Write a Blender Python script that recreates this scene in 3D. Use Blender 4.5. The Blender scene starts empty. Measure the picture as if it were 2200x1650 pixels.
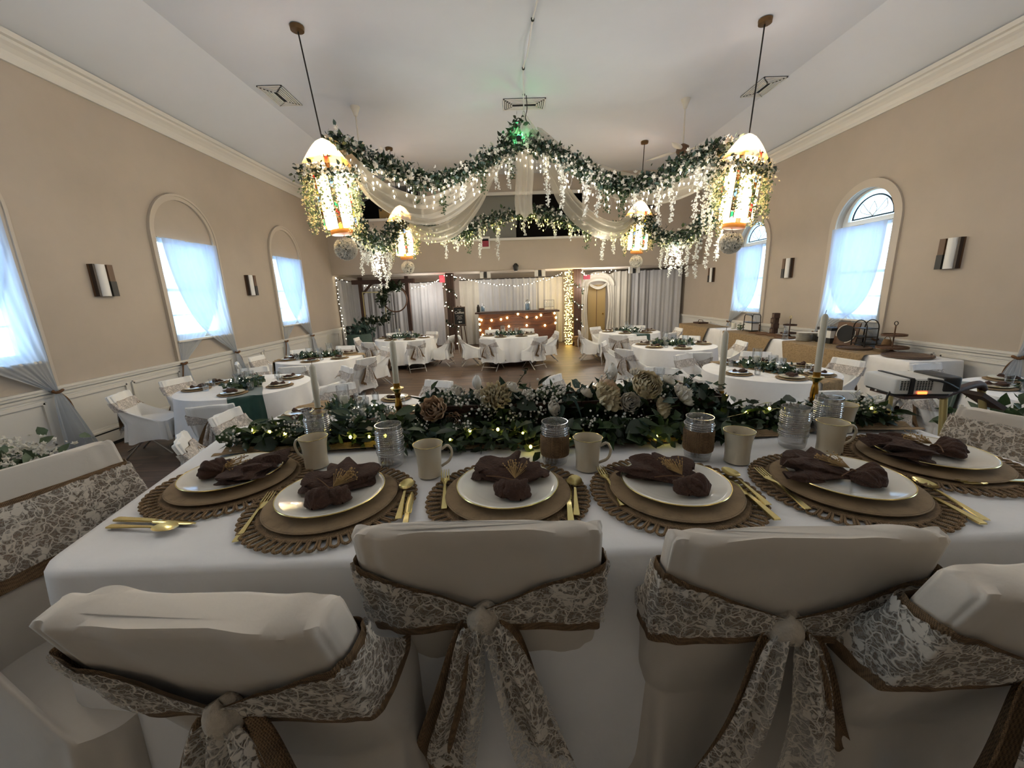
import bpy, math, random
import numpy as np
from mathutils import Matrix, Vector
random.seed(7)
RNG = np.random.default_rng(7)
sc = bpy.context.scene
COL = sc.collection
PI = math.pi
R = math.radians

# ------------------------------------------------------------------ camera
PITCH, YAW, ROLL = R(12.9), R(0.6), R(1.9)
F_ = np.array([math.sin(YAW)*math.cos(PITCH), math.cos(YAW)*math.cos(PITCH), -math.sin(PITCH)])
R0 = np.array([math.cos(YAW), -math.sin(YAW), 0.0]); U0 = np.cross(R0, F_)
U_ = U0*math.cos(ROLL) + R0*math.sin(ROLL); R_ = R0*math.cos(ROLL) - U0*math.sin(ROLL)
cd = bpy.data.cameras.new('camera'); cam = bpy.data.objects.new('camera', cd); COL.objects.link(cam)
cd.sensor_width = 36.0; cd.lens = 850.0/2200.0*36.0; cd.clip_start = 0.02; cd.clip_end = 200
m = Matrix.Identity(4)
for i in range(3):
    m[i][0], m[i][1], m[i][2] = R_[i], U_[i], -F_[i]
m[0][3], m[1][3], m[2][3] = 0, 0, 1.85
cam.matrix_world = m
sc.camera = cam

# ------------------------------------------------------------------ world (evening overcast sky) and exposure
w = bpy.data.worlds.new('sky'); sc.world = w; w.use_nodes = True
bg = w.node_tree.nodes['Background']
bg.inputs['Color'].default_value = (0.56, 0.79, 1.0, 1); bg.inputs['Strength'].default_value = 3.0
sc.view_settings.view_transform = 'Standard'; sc.view_settings.look = 'None'
sc.view_settings.gamma = 1.0; sc.view_settings.use_curve_mapping = False
sc.view_settings.exposure = 1.36
cy = sc.cycles; cy.max_bounces = 4; cy.diffuse_bounces = 2; cy.glossy_bounces = 2; cy.transmission_bounces = 4; cy.transparent_max_bounces = 8
cy.caustics_reflective = False; cy.caustics_refractive = False; cy.sample_clamp_indirect = 5.0; cy.adaptive_threshold = 0.04

def portal(x, y, z, sx, sz, facing):
    """daylight portal filling a window opening (guides sky light in)"""
    l = bpy.data.lights.new('window_daylight', 'AREA'); l.shape = 'RECTANGLE'; l.size = sx; l.size_y = sz
    l.cycles.is_portal = True
    o = bpy.data.objects.new('window_daylight', l); COL.objects.link(o)
    o.location = (x, y, z); o.rotation_euler = (PI/2, 0, PI/2 if facing < 0 else -PI/2)
    return o
WIN_Y = (7.33, 10.53, 4.05, 0.85)  # last entry: unseen window pair added to light the platform
for yc in WIN_Y:
    portal(-5.66, yc, 2.09, 1.24, 1.66, 1)
    portal(6.54, yc, 2.25, 1.24, 2.1, -1)

# ------------------------------------------------------------------ material helpers
def lin(h):
    h = h.lstrip('#'); c = [int(h[i:i+2], 16)/255 for i in (0, 2, 4)]
    return tuple((x/12.92 if x <= 0.04045 else ((x+0.055)/1.055)**2.4) for x in c) + (1.0,)
MATS = {}
def M(name, col, rough=0.6, metal=0.0, var=0.0, vs=8.0, bump=0.0, bs=60.0, stretch=None, col2=None, emit=None, es=0.0, spec=None, coat=0.0, sheen=0.0, sample=True, trl=0.0):
    m = bpy.data.materials.new(name); m.use_nodes = True; nt = m.node_tree; N = nt.nodes; L = nt.links
    b = N['Principled BSDF']; c = lin(col)
    b.inputs['Base Color'].default_value = c; b.inputs['Roughness'].default_value = rough; b.inputs['Metallic'].default_value = metal
    if spec is not None: b.inputs['Specular IOR Level'].default_value = spec
    if coat: b.inputs['Coat Weight'].default_value = coat; b.inputs['Coat Roughness'].default_value = 0.15
    if sheen: b.inputs['Sheen Weight'].default_value = sheen
    tc = None
    if var or bump or col2:
        tc = N.new('ShaderNodeTexCoord'); mp = N.new('ShaderNodeMapping'); L.new(tc.outputs['Object'], mp.inputs['Vector'])
        if stretch: mp.inputs['Scale'].default_value = stretch
    if var or col2:
        n = N.new('ShaderNodeTexNoise'); n.inputs['Scale'].default_value = vs; n.inputs['Detail'].default_value = 5; n.inputs['Roughness'].default_value = 0.65
        L.new(mp.outputs['Vector'], n.inputs['Vector'])
        rp = N.new('ShaderNodeValToRGB'); rp.color_ramp.elements[0].position = 0.3; rp.color_ramp.elements[1].position = 0.7
        a = lin(col2) if col2 else tuple(x*(1-var) for x in c[:3]) + (1,)
        d = c if col2 else tuple(min(1, x*(1+var)) for x in c[:3]) + (1,)
        rp.color_ramp.elements[0].color = a; rp.color_ramp.elements[1].color = d
        L.new(n.outputs['Fac'], rp.inputs['Fac']); L.new(rp.outputs['Color'], b.inputs['Base Color'])
    if bump:
        n2 = N.new('ShaderNodeTexNoise'); n2.inputs['Scale'].default_value = bs; n2.inputs['Detail'].default_value = 4
        L.new(mp.outputs['Vector'], n2.inputs['Vector'])
        bp = N.new('ShaderNodeBump'); bp.inputs['Strength'].default_value = bump; bp.inputs['Distance'].default_value = 0.01
        L.new(n2.outputs['Fac'], bp.inputs['Height']); L.new(bp.outputs['Normal'], b.inputs['Normal'])
    if emit:
        b.inputs['Emission Color'].default_value = lin(emit); b.inputs['Emission Strength'].default_value = es
        if not sample: m.cycles.emission_sampling = 'NONE'
    if trl:
        t = N.new('ShaderNodeBsdfTranslucent'); t.inputs['Color'].default_value = c
        mx = N.new('ShaderNodeMixShader'); mx.inputs[0].default_value = trl
        L.new(b.outputs[0], mx.inputs[1]); L.new(t.outputs[0], mx.inputs[2]); L.new(mx.outputs[0], N['Material Output'].inputs['Surface'])
    MATS[name] = m
    return m
def sheer(name, col, alpha, tint=None, rough=0.9):
    """thin see-through cloth: part open weave, part thread that scatters light both ways"""
    m = bpy.data.materials.new(name); m.use_nodes = True; nt = m.node_tree; N = nt.nodes; L = nt.links
    N.remove(N['Principled BSDF'])
    tr = N.new('ShaderNodeBsdfTransparent'); df = N.new('ShaderNodeBsdfDiffuse'); tl = N.new('ShaderNodeBsdfTranslucent')
    df.inputs['Color'].default_value = lin(col); tl.inputs['Color'].default_value = lin(tint or col)
    a = N.new('ShaderNodeMixShader'); a.inputs[0].default_value = 0.5; L.new(df.outputs[0], a.inputs[1]); L.new(tl.outputs[0], a.inputs[2])
    b = N.new('ShaderNodeMixShader'); b.inputs[0].default_value = alpha; L.new(tr.outputs[0], b.inputs[1]); L.new(a.outputs[0], b.inputs[2])
    L.new(b.outputs[0], N['Material Output'].inputs['Surface'])
    MATS[name] = m; return m
def clear_glass(name, tint=(0.96, 0.98, 1.0), gloss=0.12, rough=0.03, milk=0.0):
    m = bpy.data.materials.new(name); m.use_nodes = True; nt = m.node_tree; N = nt.nodes; L = nt.links
    N.remove(N['Principled BSDF'])
    tr = N.new('ShaderNodeBsdfTransparent'); tr.inputs['Color'].default_value = tint + (1,)
    gl = N.new('ShaderNodeBsdfGlossy'); gl.inputs['Roughness'].default_value = rough
    fr = N.new('ShaderNodeLayerWeight'); fr.inputs['Blend'].default_value = 0.35
    mr = N.new('ShaderNodeMapRange'); mr.inputs['To Min'].default_value = gloss*0.5; mr.inputs['To Max'].default_value = min(1, gloss*4)
    L.new(fr.outputs['Facing'], mr.inputs['Value'])
    mx = N.new('ShaderNodeMixShader'); L.new(mr.outputs[0], mx.inputs[0]); L.new(tr.outputs[0], mx.inputs[1]); L.new(gl.outputs[0], mx.inputs[2])
    out = mx.outputs[0]
    if milk:
        df = N.new('ShaderNodeBsdfDiffuse'); m2 = N.new('ShaderNodeMixShader'); m2.inputs[0].default_value = milk; L.new(out, m2.inputs[1]); L.new(df.outputs[0], m2.inputs[2]); out = m2.outputs[0]
    L.new(out, N['Material Output'].inputs['Surface'])
    MATS[name] = m; return m
def lace_mat(name, col, scale=1.0, fill=0.28):
    """floral lace: curling threads and solid petals over an open net"""
    m = bpy.data.materials.new(name); m.use_nodes = True; nt = m.node_tree; N = nt.nodes; L = nt.links
    b = N['Principled BSDF']; b.inputs['Base Color'].default_value = lin(col); b.inputs['Roughness'].default_value = 0.85
    tc = N.new('ShaderNodeTexCoord')
    def warp(s_, amt):
        wn = N.new('ShaderNodeTexNoise'); wn.inputs['Scale'].default_value = s_*scale; wn.inputs['Detail'].default_value = 2; L.new(tc.outputs['Object'], wn.inputs['Vector'])
        ad = N.new('ShaderNodeMixRGB'); ad.blend_type = 'ADD'; ad.inputs[0].default_value = amt/scale; L.new(tc.outputs['Object'], ad.inputs[1]); L.new(wn.outputs['Color'], ad.inputs[2]); return ad.outputs[0]
    w1, w2 = warp(38, 0.045), warp(22, 0.06)
    def vor(vec, sc_, feat, lo, hi):
        v = N.new('ShaderNodeTexVoronoi'); v.feature = feat; v.inputs['Scale'].default_value = sc_*scale; L.new(vec, v.inputs['Vector'])
        r = N.new('ShaderNodeMapRange'); r.inputs['From Min'].default_value = lo; r.inputs['From Max'].default_value = hi
        r.inputs['To Min'].default_value = 1; r.inputs['To Max'].default_value = 0
        L.new(v.outputs['Distance'], r.inputs['Value']); return r.outputs[0]
    def mul(a, k):
        x = N.new('ShaderNodeMath'); x.operation = 'MULTIPLY'; L.new(a, x.inputs[0])
        if isinstance(k, float): x.inputs[1].default_value = k
        else: L.new(k, x.inputs[1])
        return x.outputs[0]
    def mx(a, b_):
        x = N.new('ShaderNodeMath'); x.operation = 'MAXIMUM'; L.new(a, x.inputs[0]); L.new(b_, x.inputs[1]); return x.outputs[0]
    thr = vor(w2, 26, 'DISTANCE_TO_EDGE', 0.02, 0.07); curl = vor(w1, 48, 'DISTANCE_TO_EDGE', 0.04, 0.10); net = vor(w1, 150, 'DISTANCE_TO_EDGE', 0.08, 0.2)
    flower = vor(w2, 13, 'F1', 0.40, 0.47); petal = vor(w1, 50, 'F1', 0.42, 0.56)
    al = mx(mx(mul(thr, 1.0), mul(curl, 0.75)), mx(mul(net, 0.4), mul(mul(petal, flower), 0.95)))
    fl = N.new('ShaderNodeMath'); fl.operation = 'MAXIMUM'; L.new(al, fl.inputs[0]); fl.inputs[1].default_value = fill
    tr = N.new('ShaderNodeBsdfTransparent'); ms = N.new('ShaderNodeMixShader'); L.new(fl.outputs[0], ms.inputs[0])
    L.new(tr.outputs[0], ms.inputs[1]); L.new(b.outputs[0], ms.inputs[2]); L.new(ms.outputs[0], N['Material Output'].inputs['Surface'])
    bp = N.new('ShaderNodeBump'); bp.inputs['Strength'].default_value = 0.5; bp.inputs['Distance'].default_value = 0.004; L.new(al, bp.inputs['Height']); L.new(bp.outputs['Normal'], b.inputs['Normal'])
    MATS[name] = m; return m
def burlap(name, col, s=1.0, bumpk=0.6):
    """coarse woven jute: crossed thread waves"""
    m = bpy.data.materials.new(name); m.use_nodes = True; nt = m.node_tree; N = nt.nodes; L = nt.links
    b = N['Principled BSDF']; b.inputs['Roughness'].default_value = 0.9; c = lin(col)
    tc = N.new('ShaderNodeTexCoord'); outs = []
    for ax in ('X', 'Y', 'Z'):
        wv = N.new('ShaderNodeTexWave'); wv.bands_direction = ax; wv.inputs['Scale'].default_value = 110*s; wv.inputs['Distortion'].default_value = 2.0
        wv.inputs['Detail'].default_value = 1; L.new(tc.outputs['Object'], wv.inputs['Vector']); outs.append(wv.outputs['Fac'])
    a1 = N.new('ShaderNodeMath'); a1.operation = 'ADD'; L.new(outs[0], a1.inputs[0]); L.new(outs[1], a1.inputs[1])
    a2 = N.new('ShaderNodeMath'); a2.operation = 'ADD'; L.new(a1.outputs[0], a2.inputs[0]); L.new(outs[2], a2.inputs[1])
    n = N.new('ShaderNodeTexNoise'); n.inputs['Scale'].default_value = 30; n.inputs['Detail'].default_value = 6; L.new(tc.outputs['Object'], n.inputs['Vector'])
    mm = N.new('ShaderNodeMath'); mm.operation = 'MULTIPLY'; L.new(a2.outputs[0], mm.inputs[0]); L.new(n.outputs['Fac'], mm.inputs[1])
    rp = N.new('ShaderNodeValToRGB'); rp.color_ramp.elements[0].position = 0.35; rp.color_ramp.elements[1].position = 1.0
    rp.color_ramp.elements[0].color = tuple(x*0.55 for x in c[:3]) + (1,); rp.color_ramp.elements[1].color = tuple(min(1, x*1.25) for x in c[:3]) + (1,)
    L.new(mm.outputs[0], rp.inputs['Fac']); L.new(rp.outputs['Color'], b.inputs['Base Color'])
    bp = N.new('ShaderNodeBump'); bp.inputs['Strength'].default_value = bumpk; bp.inputs['Distance'].default_value = 0.002; L.new(a2.outputs[0], bp.inputs['Height']); L.new(bp.outputs['Normal'], b.inputs['Normal'])
    MATS[name] = m; return m

# wall, ceiling, floor and furniture materials
M('wall', '#b3a799', 0.8, var=0.04, vs=1.5, bump=0.05, bs=300)
M('wall_trim', '#c0b5a7', 0.7)
M('ceiling', '#d2d5da', 0.9, var=0.03, vs=0.7)
M('trim', '#d9d5cd', 0.5)
M('wainscot', '#d6d3cd', 0.55, var=0.03, vs=2)
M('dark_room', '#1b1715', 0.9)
M('grey_shade', '#7d7d78', 0.9)
M('floor_base', '#57463a', 0.4)
M('stage_floor', '#8d8a86', 0.45, var=0.12, vs=1.2)
M('black', '#141312', 0.5); M('dark_metal', '#2a2623', 0.45, 0.6); M('bronze', '#6d5436', 0.4, 0.8)
M('steel', '#9b9690', 0.35, 0.85); M('white_plastic', '#dad8d2', 0.4); M('ivory', '#d9d2c3', 0.5)
M('cloth', '#f0eeec', 0.9, var=0.03, vs=6, bump=0.12, bs=25, sheen=0.2)
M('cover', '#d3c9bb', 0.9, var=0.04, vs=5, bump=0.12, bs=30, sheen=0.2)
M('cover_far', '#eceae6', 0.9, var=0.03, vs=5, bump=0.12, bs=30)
burlap('burlap', '#84684a'); burlap('burlap_mat', '#8d7252'); burlap('burlap_runner', '#a48a66', 0.8)
burlap('burlap_brown', '#7a5636', 1.0)
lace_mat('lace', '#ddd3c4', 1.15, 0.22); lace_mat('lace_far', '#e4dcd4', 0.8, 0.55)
M('linen_drape', '#b7b6b7', 0.95, var=0.05, vs=3, trl=0.15); M('linen_warm', '#c2bcb0', 0.95, var=0.05, vs=3, trl=0.15)
sheer('sheer', '#d9d9d8', 0.84, '#b9cde6'); sheer('tulle', '#cdc6b8', 0.62); sheer('tulle_thin', '#cdc8bc', 0.36)
clear_glass('pane', gloss=0.06); clear_glass('glass', gloss=0.16); clear_glass('ridged', (0.93, 0.93, 0.93), 0.28, 0.12, 0.10); clear_glass('fan_glass', (0.5, 0.62, 0.7), 0.2, 0.3)
M('green_velvet', '#123a31', 0.85, sheen=0.5, var=0.15, vs=20)
M('leaf_dark', '#24331d', 0.45, var=0.35, vs=25, trl=0.1); M('leaf_mid', '#3d5030', 0.5, var=0.3, vs=25, trl=0.15)
M('leaf_blue', '#42584f', 0.6, var=0.25, vs=25, trl=0.1); M('leaf_sage', '#6b7a5f', 0.6, var=0.25, vs=25, trl=0.2)
M('stem', '#4a4a2c', 0.7)
M('petal_white', '#efe9dc', 0.8, var=0.05, vs=30, trl=0.25); M('petal_cream', '#e4d5b2', 0.8, var=0.1, vs=30, trl=0.2)
M('petal_blush', '#d2b394', 0.8, var=0.12, vs=30, trl=0.2); M('bud_white', '#e9e4da', 0.8)
M('wisteria', '#e6e6e0', 0.8, trl=0.3)
M('wood_dark', '#4a2c1c', 0.55, col2='#2a180f', vs=14, stretch=(1, 1, 8), bump=0.2, bs=40)
M('wood_plank', '#6e3f24', 0.5, col2='#3a1f12', vs=10, stretch=(0.8, 8, 8), bump=0.2, bs=40)
M('wood_mid', '#6b4a30', 0.55, col2='#4b3120', vs=12, stretch=(8, 1, 1))
M('wood_grey', '#75604e', 0.6, col2='#54443a', vs=10, stretch=(1, 8, 8))
M('door_tan', '#8d7444', 0.6); M('gold', '#dccb8c', 0.25, 1.0); M('gold_dull', '#c9b880', 0.4, 0.8); M('brass', '#a87c34', 0.28, 1.0)
M('china', '#f1ecdf', 0.12, coat=0.5, var=0.02, vs=10); M('mug', '#d9cdb4', 0.3, coat=0.4)
burlap('charger', '#917a5c', 1.6, 0.35)
M('napkin', '#432d22', 0.95, var=0.3, vs=40, bump=0.6, bs=160)
M('twine', '#6b4d33', 0.9); M('dried', '#b08f5c', 0.9)
M('candle', '#e3dcc8', 0.5, trl=0.15); M('wick', '#22201c', 0.9)
M('chalkboard', '#1a1a1b', 0.8); M('chalk', '#e8e6e0', 0.9)
M('red_exit', '#d2242a', 0.5, emit='#ff2a30', es=2.0, sample=False)
M('fairy', '#ffffff', 0.5, emit='#fff0d0', es=5.0, sample=False)
M('fairy_warm', '#ffe9a0', 0.5, emit='#ffd766', es=5.0, sample=False)
M('fairy_lime', '#fff0a0', 0.5, emit='#fff06a', es=5.0, sample=False)
M('edison', '#ffe9a0', 0.5, emit='#ffd47a', es=8.0, sample=False)
M('lantern_glass', '#fff4d8', 0.4, emit='#ffdf9e', es=5.0)
M('fill_lantern_glass', '#fff4d8', 0.4, emit='#fff8ec', es=3.4)
M('fill_lantern_glass_low', '#fff4d8', 0.4, emit='#fff8ec', es=0.5)
M('lantern_frame', '#5a3a1e', 0.5); M('lantern_wood', '#b98a4a', 0.5, trl=0.3)
M('glass_red', '#c01818', 0.2, emit='#d01a14', es=1.6, sample=False); M('glass_blue', '#2d5fb8', 0.2, emit='#6a8fd0', es=1.6, sample=False)
M('glass_yellow', '#e8c41a', 0.2, emit='#ffd21a', es=2.0, sample=False); M('glass_green', '#1e7a4a', 0.2, emit='#2b9a5c', es=1.2, sample=False)
M('laser_green', '#60e080', 0.5, emit='#3cff86', es=4.0, sample=False)
M('lead', '#22282c', 0.5, 0.5)
M('display', '#e06a3a', 0.4, emit='#ff6a30', es=2.0, sample=False)
M('red_sign', '#8e3040', 0.7, var=0.3, vs=40); M('paper', '#e6e1d6', 0.8); M('basket', '#8a6b48', 0.85, col2='#5e452c', vs=30, stretch=(1, 1, 12))
M('soil', '#2b1f17', 0.95); M('sconce_brown', '#5b4028', 0.5); M('sconce_white', '#dcdad6', 0.4)

def plank_floor(name, base, dark, w_, l_, rough):
    m = bpy.data.materials.new(name); m.use_nodes = True; nt = m.node_tree; N = nt.nodes; L = nt.links
    b = N['Principled BSDF']; b.inputs['Roughness'].default_value = rough
    tc = N.new('ShaderNodeTexCoord')
    br = N.new('ShaderNodeTexBrick'); br.inputs['Scale'].default_value = 1.0; br.inputs['Brick Width'].default_value = l_; br.inputs['Row Height'].default_value = w_
    br.inputs['Mortar Size'].default_value = 0.003; br.inputs['Color1'].default_value = lin(base); br.inputs['Color2'].default_value = lin(dark); br.inputs['Mortar'].default_value = lin('#1c1512')
    br.offset = 0.37
    L.new(tc.outputs['Object'], br.inputs['Vector'])
    mp = N.new('ShaderNodeMapping'); mp.inputs['Scale'].default_value = (2.5, 26, 1); L.new(tc.outputs['Object'], mp.inputs['Vector'])
    n = N.new('ShaderNodeTexNoise'); n.inputs['Scale'].default_value = 1.0; n.inputs['Detail'].default_value = 7; n.inputs['Roughness'].default_value = 0.7; L.new(mp.outputs[0], n.inputs['Vector'])
    mr = N.new('ShaderNodeMapRange'); mr.inputs['From Min'].default_value = 0.3; mr.inputs['From Max'].default_value = 0.7; mr.inputs['To Min'].default_value = 0.45; mr.inputs['To Max'].default_value = 1.35
    L.new(n.outputs['Fac'], mr.inputs['Value'])
    mx = N.new('ShaderNodeMixRGB'); mx.blend_type = 'MULTIPLY'; mx.inputs[0].default_value = 1.0; L.new(br.outputs['Color'], mx.inputs[1]); L.new(mr.outputs[0], mx.inputs[2])
    L.new(mx.outputs[0], b.inputs['Base Color'])
    MATS[name] = m
plank_floor('plank_floor', '#715a48', '#523f32', 0.125, 1.1, 0.46)

# ------------------------------------------------------------------ mesh helpers
class MB:
    def __init__(s): s.V = []; s.F = []; s.n = 0
    def add(s, V, F):
        V = np.asarray(V, float).reshape(-1, 3)
        s.V.append(V); n = s.n
        s.F.extend([tuple(int(i)+n for i in f) for f in F]); s.n += len(V); return s
    def box(s, c, d, rz=0.0, M4=None):
        x, y, z = (k/2 for k in d)
        V = np.array([(-x,-y,-z),(x,-y,-z),(x,y,-z),(-x,y,-z),(-x,-y,z),(x,-y,z),(x,y,z),(-x,y,z)])
        if M4 is not None: V = V @ np.asarray(M4)[:3,:3].T
        elif rz: V = V @ rotz(rz).T
        return s.add(V + np.asarray(c), [(0,3,2,1),(4,5,6,7),(0,1,5,4),(1,2,6,5),(2,3,7,6),(3,0,4,7)])
    def bar(s, a, b, wd, th, up=(0,0,1)):
        """box from a to b"""
        a, b = np.asarray(a, float), np.asarray(b, float); d = b-a; L_ = np.linalg.norm(d); d /= L_
        u = np.asarray(up, float)
        if abs(d @ u) > 0.99: u = np.array((0, 1.0, 0))
        x = np.cross(u, d); x /= np.linalg.norm(x); z = np.cross(d, x)
        m = np.column_stack((x, d, z))
        return s.box((a+b)/2, (wd, L_, th), M4=m)
    def lathe(s, prof, n=24, c=(0,0,0), close=True, ang=0.0):
        P = np.asarray(prof, float); k = len(P); t = np.linspace(0, 2*PI, n, endpoint=False)+ang
        V = np.stack([np.outer(P[:,0], np.cos(t)), np.outer(P[:,0], np.sin(t)), np.repeat(P[:,1:2], n, 1)], -1).reshape(-1, 3) + np.asarray(c)
        F = [(i*n+j, i*n+(j+1)%n, (i+1)*n+(j+1)%n, (i+1)*n+j) for i in range(k-1) for j in range(n)]
        if close:
            if P[0,0] > 1e-6: F.append(tuple(range(n))[::-1])
            if P[-1,0] > 1e-6: F.append(tuple((k-1)*n+j for j in range(n)))
        return s.add(V, F)
    def tube(s, pts, r, n=8, closed=False):
        P = np.asarray(pts, float); k = len(P); rr = np.broadcast_to(np.asarray(r, float), (k,))
        T = np.gradient(P, axis=0) if not closed else (np.roll(P, -1, 0)-np.roll(P, 1, 0))
        T /= np.linalg.norm(T, axis=1)[:, None] + 1e-9
        ref = np.array((0, 0, 1.0)) if abs(T[0] @ (0, 0, 1)) < 0.9 else np.array((1.0, 0, 0))
        x = np.cross(ref, T[0]); x /= np.linalg.norm(x); V = []
        t = np.linspace(0, 2*PI, n, endpoint=False)
        for i in range(k):
            x = x - T[i]*(x @ T[i]); x /= np.linalg.norm(x)+1e-9; y = np.cross(T[i], x)
            V.append(P[i] + rr[i]*(np.outer(np.cos(t), x)+np.outer(np.sin(t), y)))
        kk = k if closed else k-1
        F = [(i*n+j, i*n+(j+1)%n, ((i+1)%k)*n+(j+1)%n, ((i+1)%k)*n+j) for i in range(kk) for j in range(n)]
        if not closed: F += [tuple(range(n))[::-1], tuple((k-1)*n+j for j in range(n))]
        return s.add(np.concatenate(V), F)
    def grid(s, fn, nu, nv, cu=False, cv=False):
        U = np.linspace(0, 1, nu, endpoint=not cu); W = np.linspace(0, 1, nv, endpoint=not cv)
        u, v = np.meshgrid(U, W, indexing='ij'); X = np.stack(np.broadcast_arrays(*fn(u, v)), -1).reshape(-1, 3)
        F = [(i*nv+j, ((i+1)%nu)*nv+j, ((i+1)%nu)*nv+(j+1)%nv, i*nv+(j+1)%nv) for i in range(nu if cu else nu-1) for j in range(nv if cv else nv-1)]
        return s.add(X, F)
    def ball(s, c, r, n=8, sq=(1,1,1)):
        k = max(4, n//2+1); a = np.linspace(-PI/2, PI/2, k)
        V0 = MB().lathe([(math.cos(t)*1.0, math.sin(t)) for t in a], n)
        return s.add(V0.V[0]*np.asarray(sq)*r + np.asarray(c), V0.F)
    def poly(s, pts, th, axis=1):
        """extruded outline: pts in plane perpendicular to axis"""
        n = len(pts); V = []
        for d in (-th/2, th/2):
            for p in pts:
                v = [0, 0, 0]; o = [i for i in range(3) if i != axis]; v[o[0]], v[o[1]] = p; v[axis] = d; V.append(v)
        F = [tuple(range(n)), tuple(range(n, 2*n))[::-1]] + [(i, i+n, (i+1)%n+n, (i+1)%n) for i in range(n)]
        return s.add(V, F)
    def xf(s, M3=None, t=(0,0,0), sc_=1.0):
        for i in range(len(s.V)):
            V = s.V[i]*sc_
            if M3 is not None: V = V @ np.asarray(M3).T
            s.V[i] = V + np.asarray(t)
        return s
    def join(s, o): 
        for_v = np.concatenate(o.V); return s.add(for_v, o.F)
    def data(s, name, mat, smooth=True):
        me = bpy.data.meshes.new(name); me.from_pydata(np.concatenate(s.V).tolist(), [], s.F); me.update()
        if smooth:
            me.polygons.foreach_set('use_smooth', [True]*len(me.polygons))
            try: me.set_sharp_from_angle(angle=R(50))
            except Exception: pass
        me.materials.append(MATS[mat]); return me
    def build(s, name, mat, parent=None, smooth=True, loc=None, rot=None):
        return link(name, s.data(name, mat, smooth), parent, loc, rot)
def link(name, me, parent=None, loc=None, rot=None, scale=None):
    o = bpy.data.objects.new(name, me); COL.objects.link(o); o.parent = parent
    if loc is not None: o.location = loc
    if rot is not None: o.rotation_euler = rot
    if scale is not None: o.scale = (scale,)*3 if np.isscalar(scale) else scale
    return o
def rotz(a): c, s = math.cos(a), math.sin(a); return np.array([(c,-s,0),(s,c,0),(0,0,1)])
def rotx(a): c, s = math.cos(a), math.sin(a); return np.array([(1,0,0),(0,c,-s),(0,s,c)])
def roty(a): c, s = math.cos(a), math.sin(a); return np.array([(c,0,s),(0,1,0),(-s,0,c)])
def tag(o, label=None, cat=None, group=None, kind=None):
    if label: o['label'] = label
    if cat: o['category'] = cat
    if group: o['group'] = group
    if kind: o['kind'] = kind
    return o
def thing(name, label, cat, loc=(0,0,0), rz=0.0, group=None):
    o = bpy.data.objects.new(name, None); COL.objects.link(o); o.location = loc; o.rotation_euler = (0, 0, rz); o.empty_display_size = 0.1
    return tag(o, label, cat, group)
def copy_tree(o, parent=None, kids=None):
    c = o.copy(); COL.objects.link(c); c.parent = parent
    for ch in list(o.children): copy_tree(ch, c)
    return c
def structure(o): o['kind'] = 'structure'; return o
def stuff(o): o['kind'] = 'stuff'; return o
def ss(a, b, x): t = np.clip((x-a)/(b-a), 0, 1); return t*t*(3-2*t)
def rand_rot(n, rng=RNG):
    q = rng.normal(size=(n, 4)); q /= np.linalg.norm(q, axis=1)[:, None]; w_, x, y, z = q.T
    return np.stack([1-2*(y*y+z*z), 2*(x*y-z*w_), 2*(x*z+y*w_), 2*(x*y+z*w_), 1-2*(x*x+z*z), 2*(y*z-x*w_), 2*(x*z-y*w_), 2*(y*z+x*w_), 1-2*(x*x+y*y)], -1).reshape(n, 3, 3)
def frame_to(d, rng=RNG, roll=None):
    """rotation taking +y to d"""
    d = np.asarray(d, float); d = d/(np.linalg.norm(d)+1e-9); u = np.array((0, 0, 1.0))
    if abs(d @ u) > 0.95: u = np.array((1.0, 0, 0))
    x = np.cross(d, u); x /= np.linalg.norm(x); z = np.cross(x, d)
    a = rng.uniform(-1, 1) if roll is None else roll
    return np.column_stack((x*math.cos(a)+z*math.sin(a), d, -x*math.sin(a)+z*math.cos(a)))
def scatter(base, pos, rots, scales):
    V0, F0 = np.concatenate(base.V), base.F; k = len(V0); mb = MB()
    V = np.einsum('nij,kj->nki', np.asarray(rots), V0)*np.asarray(scales)[:, None, None] + np.asarray(pos)[:, None, :]
    mb.V = [V.reshape(-1, 3)]; mb.n = V.size//3
    F0 = [tuple(f) for f in F0]
    mb.F = [tuple(i+j*k for i in f) for j in range(len(pos)) for f in F0]
    return mb
def leaf_base(L_=1.0, W_=0.45, fold=0.12, bend=0.15, n=4):
    """pointed leaf along +y, folded along its midrib"""
    t = np.linspace(0, 1, n+1); wd = W_/2*np.sin(PI*t**0.8)*(1-0.25*t); z = -bend*t*t
    V = []
    for i in range(n+1): V += [(-wd[i], t[i]*L_, z[i]+fold*wd[i]*2), (0, t[i]*L_, z[i]), (wd[i], t[i]*L_, z[i]+fold*wd[i]*2)]
    F = []
    for i in range(n):
        a = i*3; F += [(a, a+1, a+4, a+3), (a+1, a+2, a+5, a+4)]
    return MB().add(V, F)
LEAF = leaf_base(); LEAF_S = leaf_base(1, .62, .12, .15, 3); ROUND = leaf_base(1, 0.85, 0.1, 0.1, 4); LONG = leaf_base(1, 0.3, 0.1, 0.25, 4)
def blossom_base(n=5, layers=1):
    mb = MB()
    for l in range(layers):
        for k in range(n):
            p = leaf_base(0.5*(1-0.25*l), 0.42*(1-0.2*l), 0.3, -0.1, 2); p.xf(rotx(R(25+28*l))); p.xf(rotz(2*PI*k/n+l*0.6)); mb.join(p)
    return mb
BLOSSOM = blossom_base(5); ROSE_S = blossom_base(5, 3)
def catenary(a, b, sag, n=24):
    a, b = np.asarray(a, float), np.asarray(b, float); t = np.linspace(0, 1, n)[:, None]
    P = a+(b-a)*t; P[:, 2] -= sag*4*(t*(1-t))[:, 0]; return P
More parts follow.
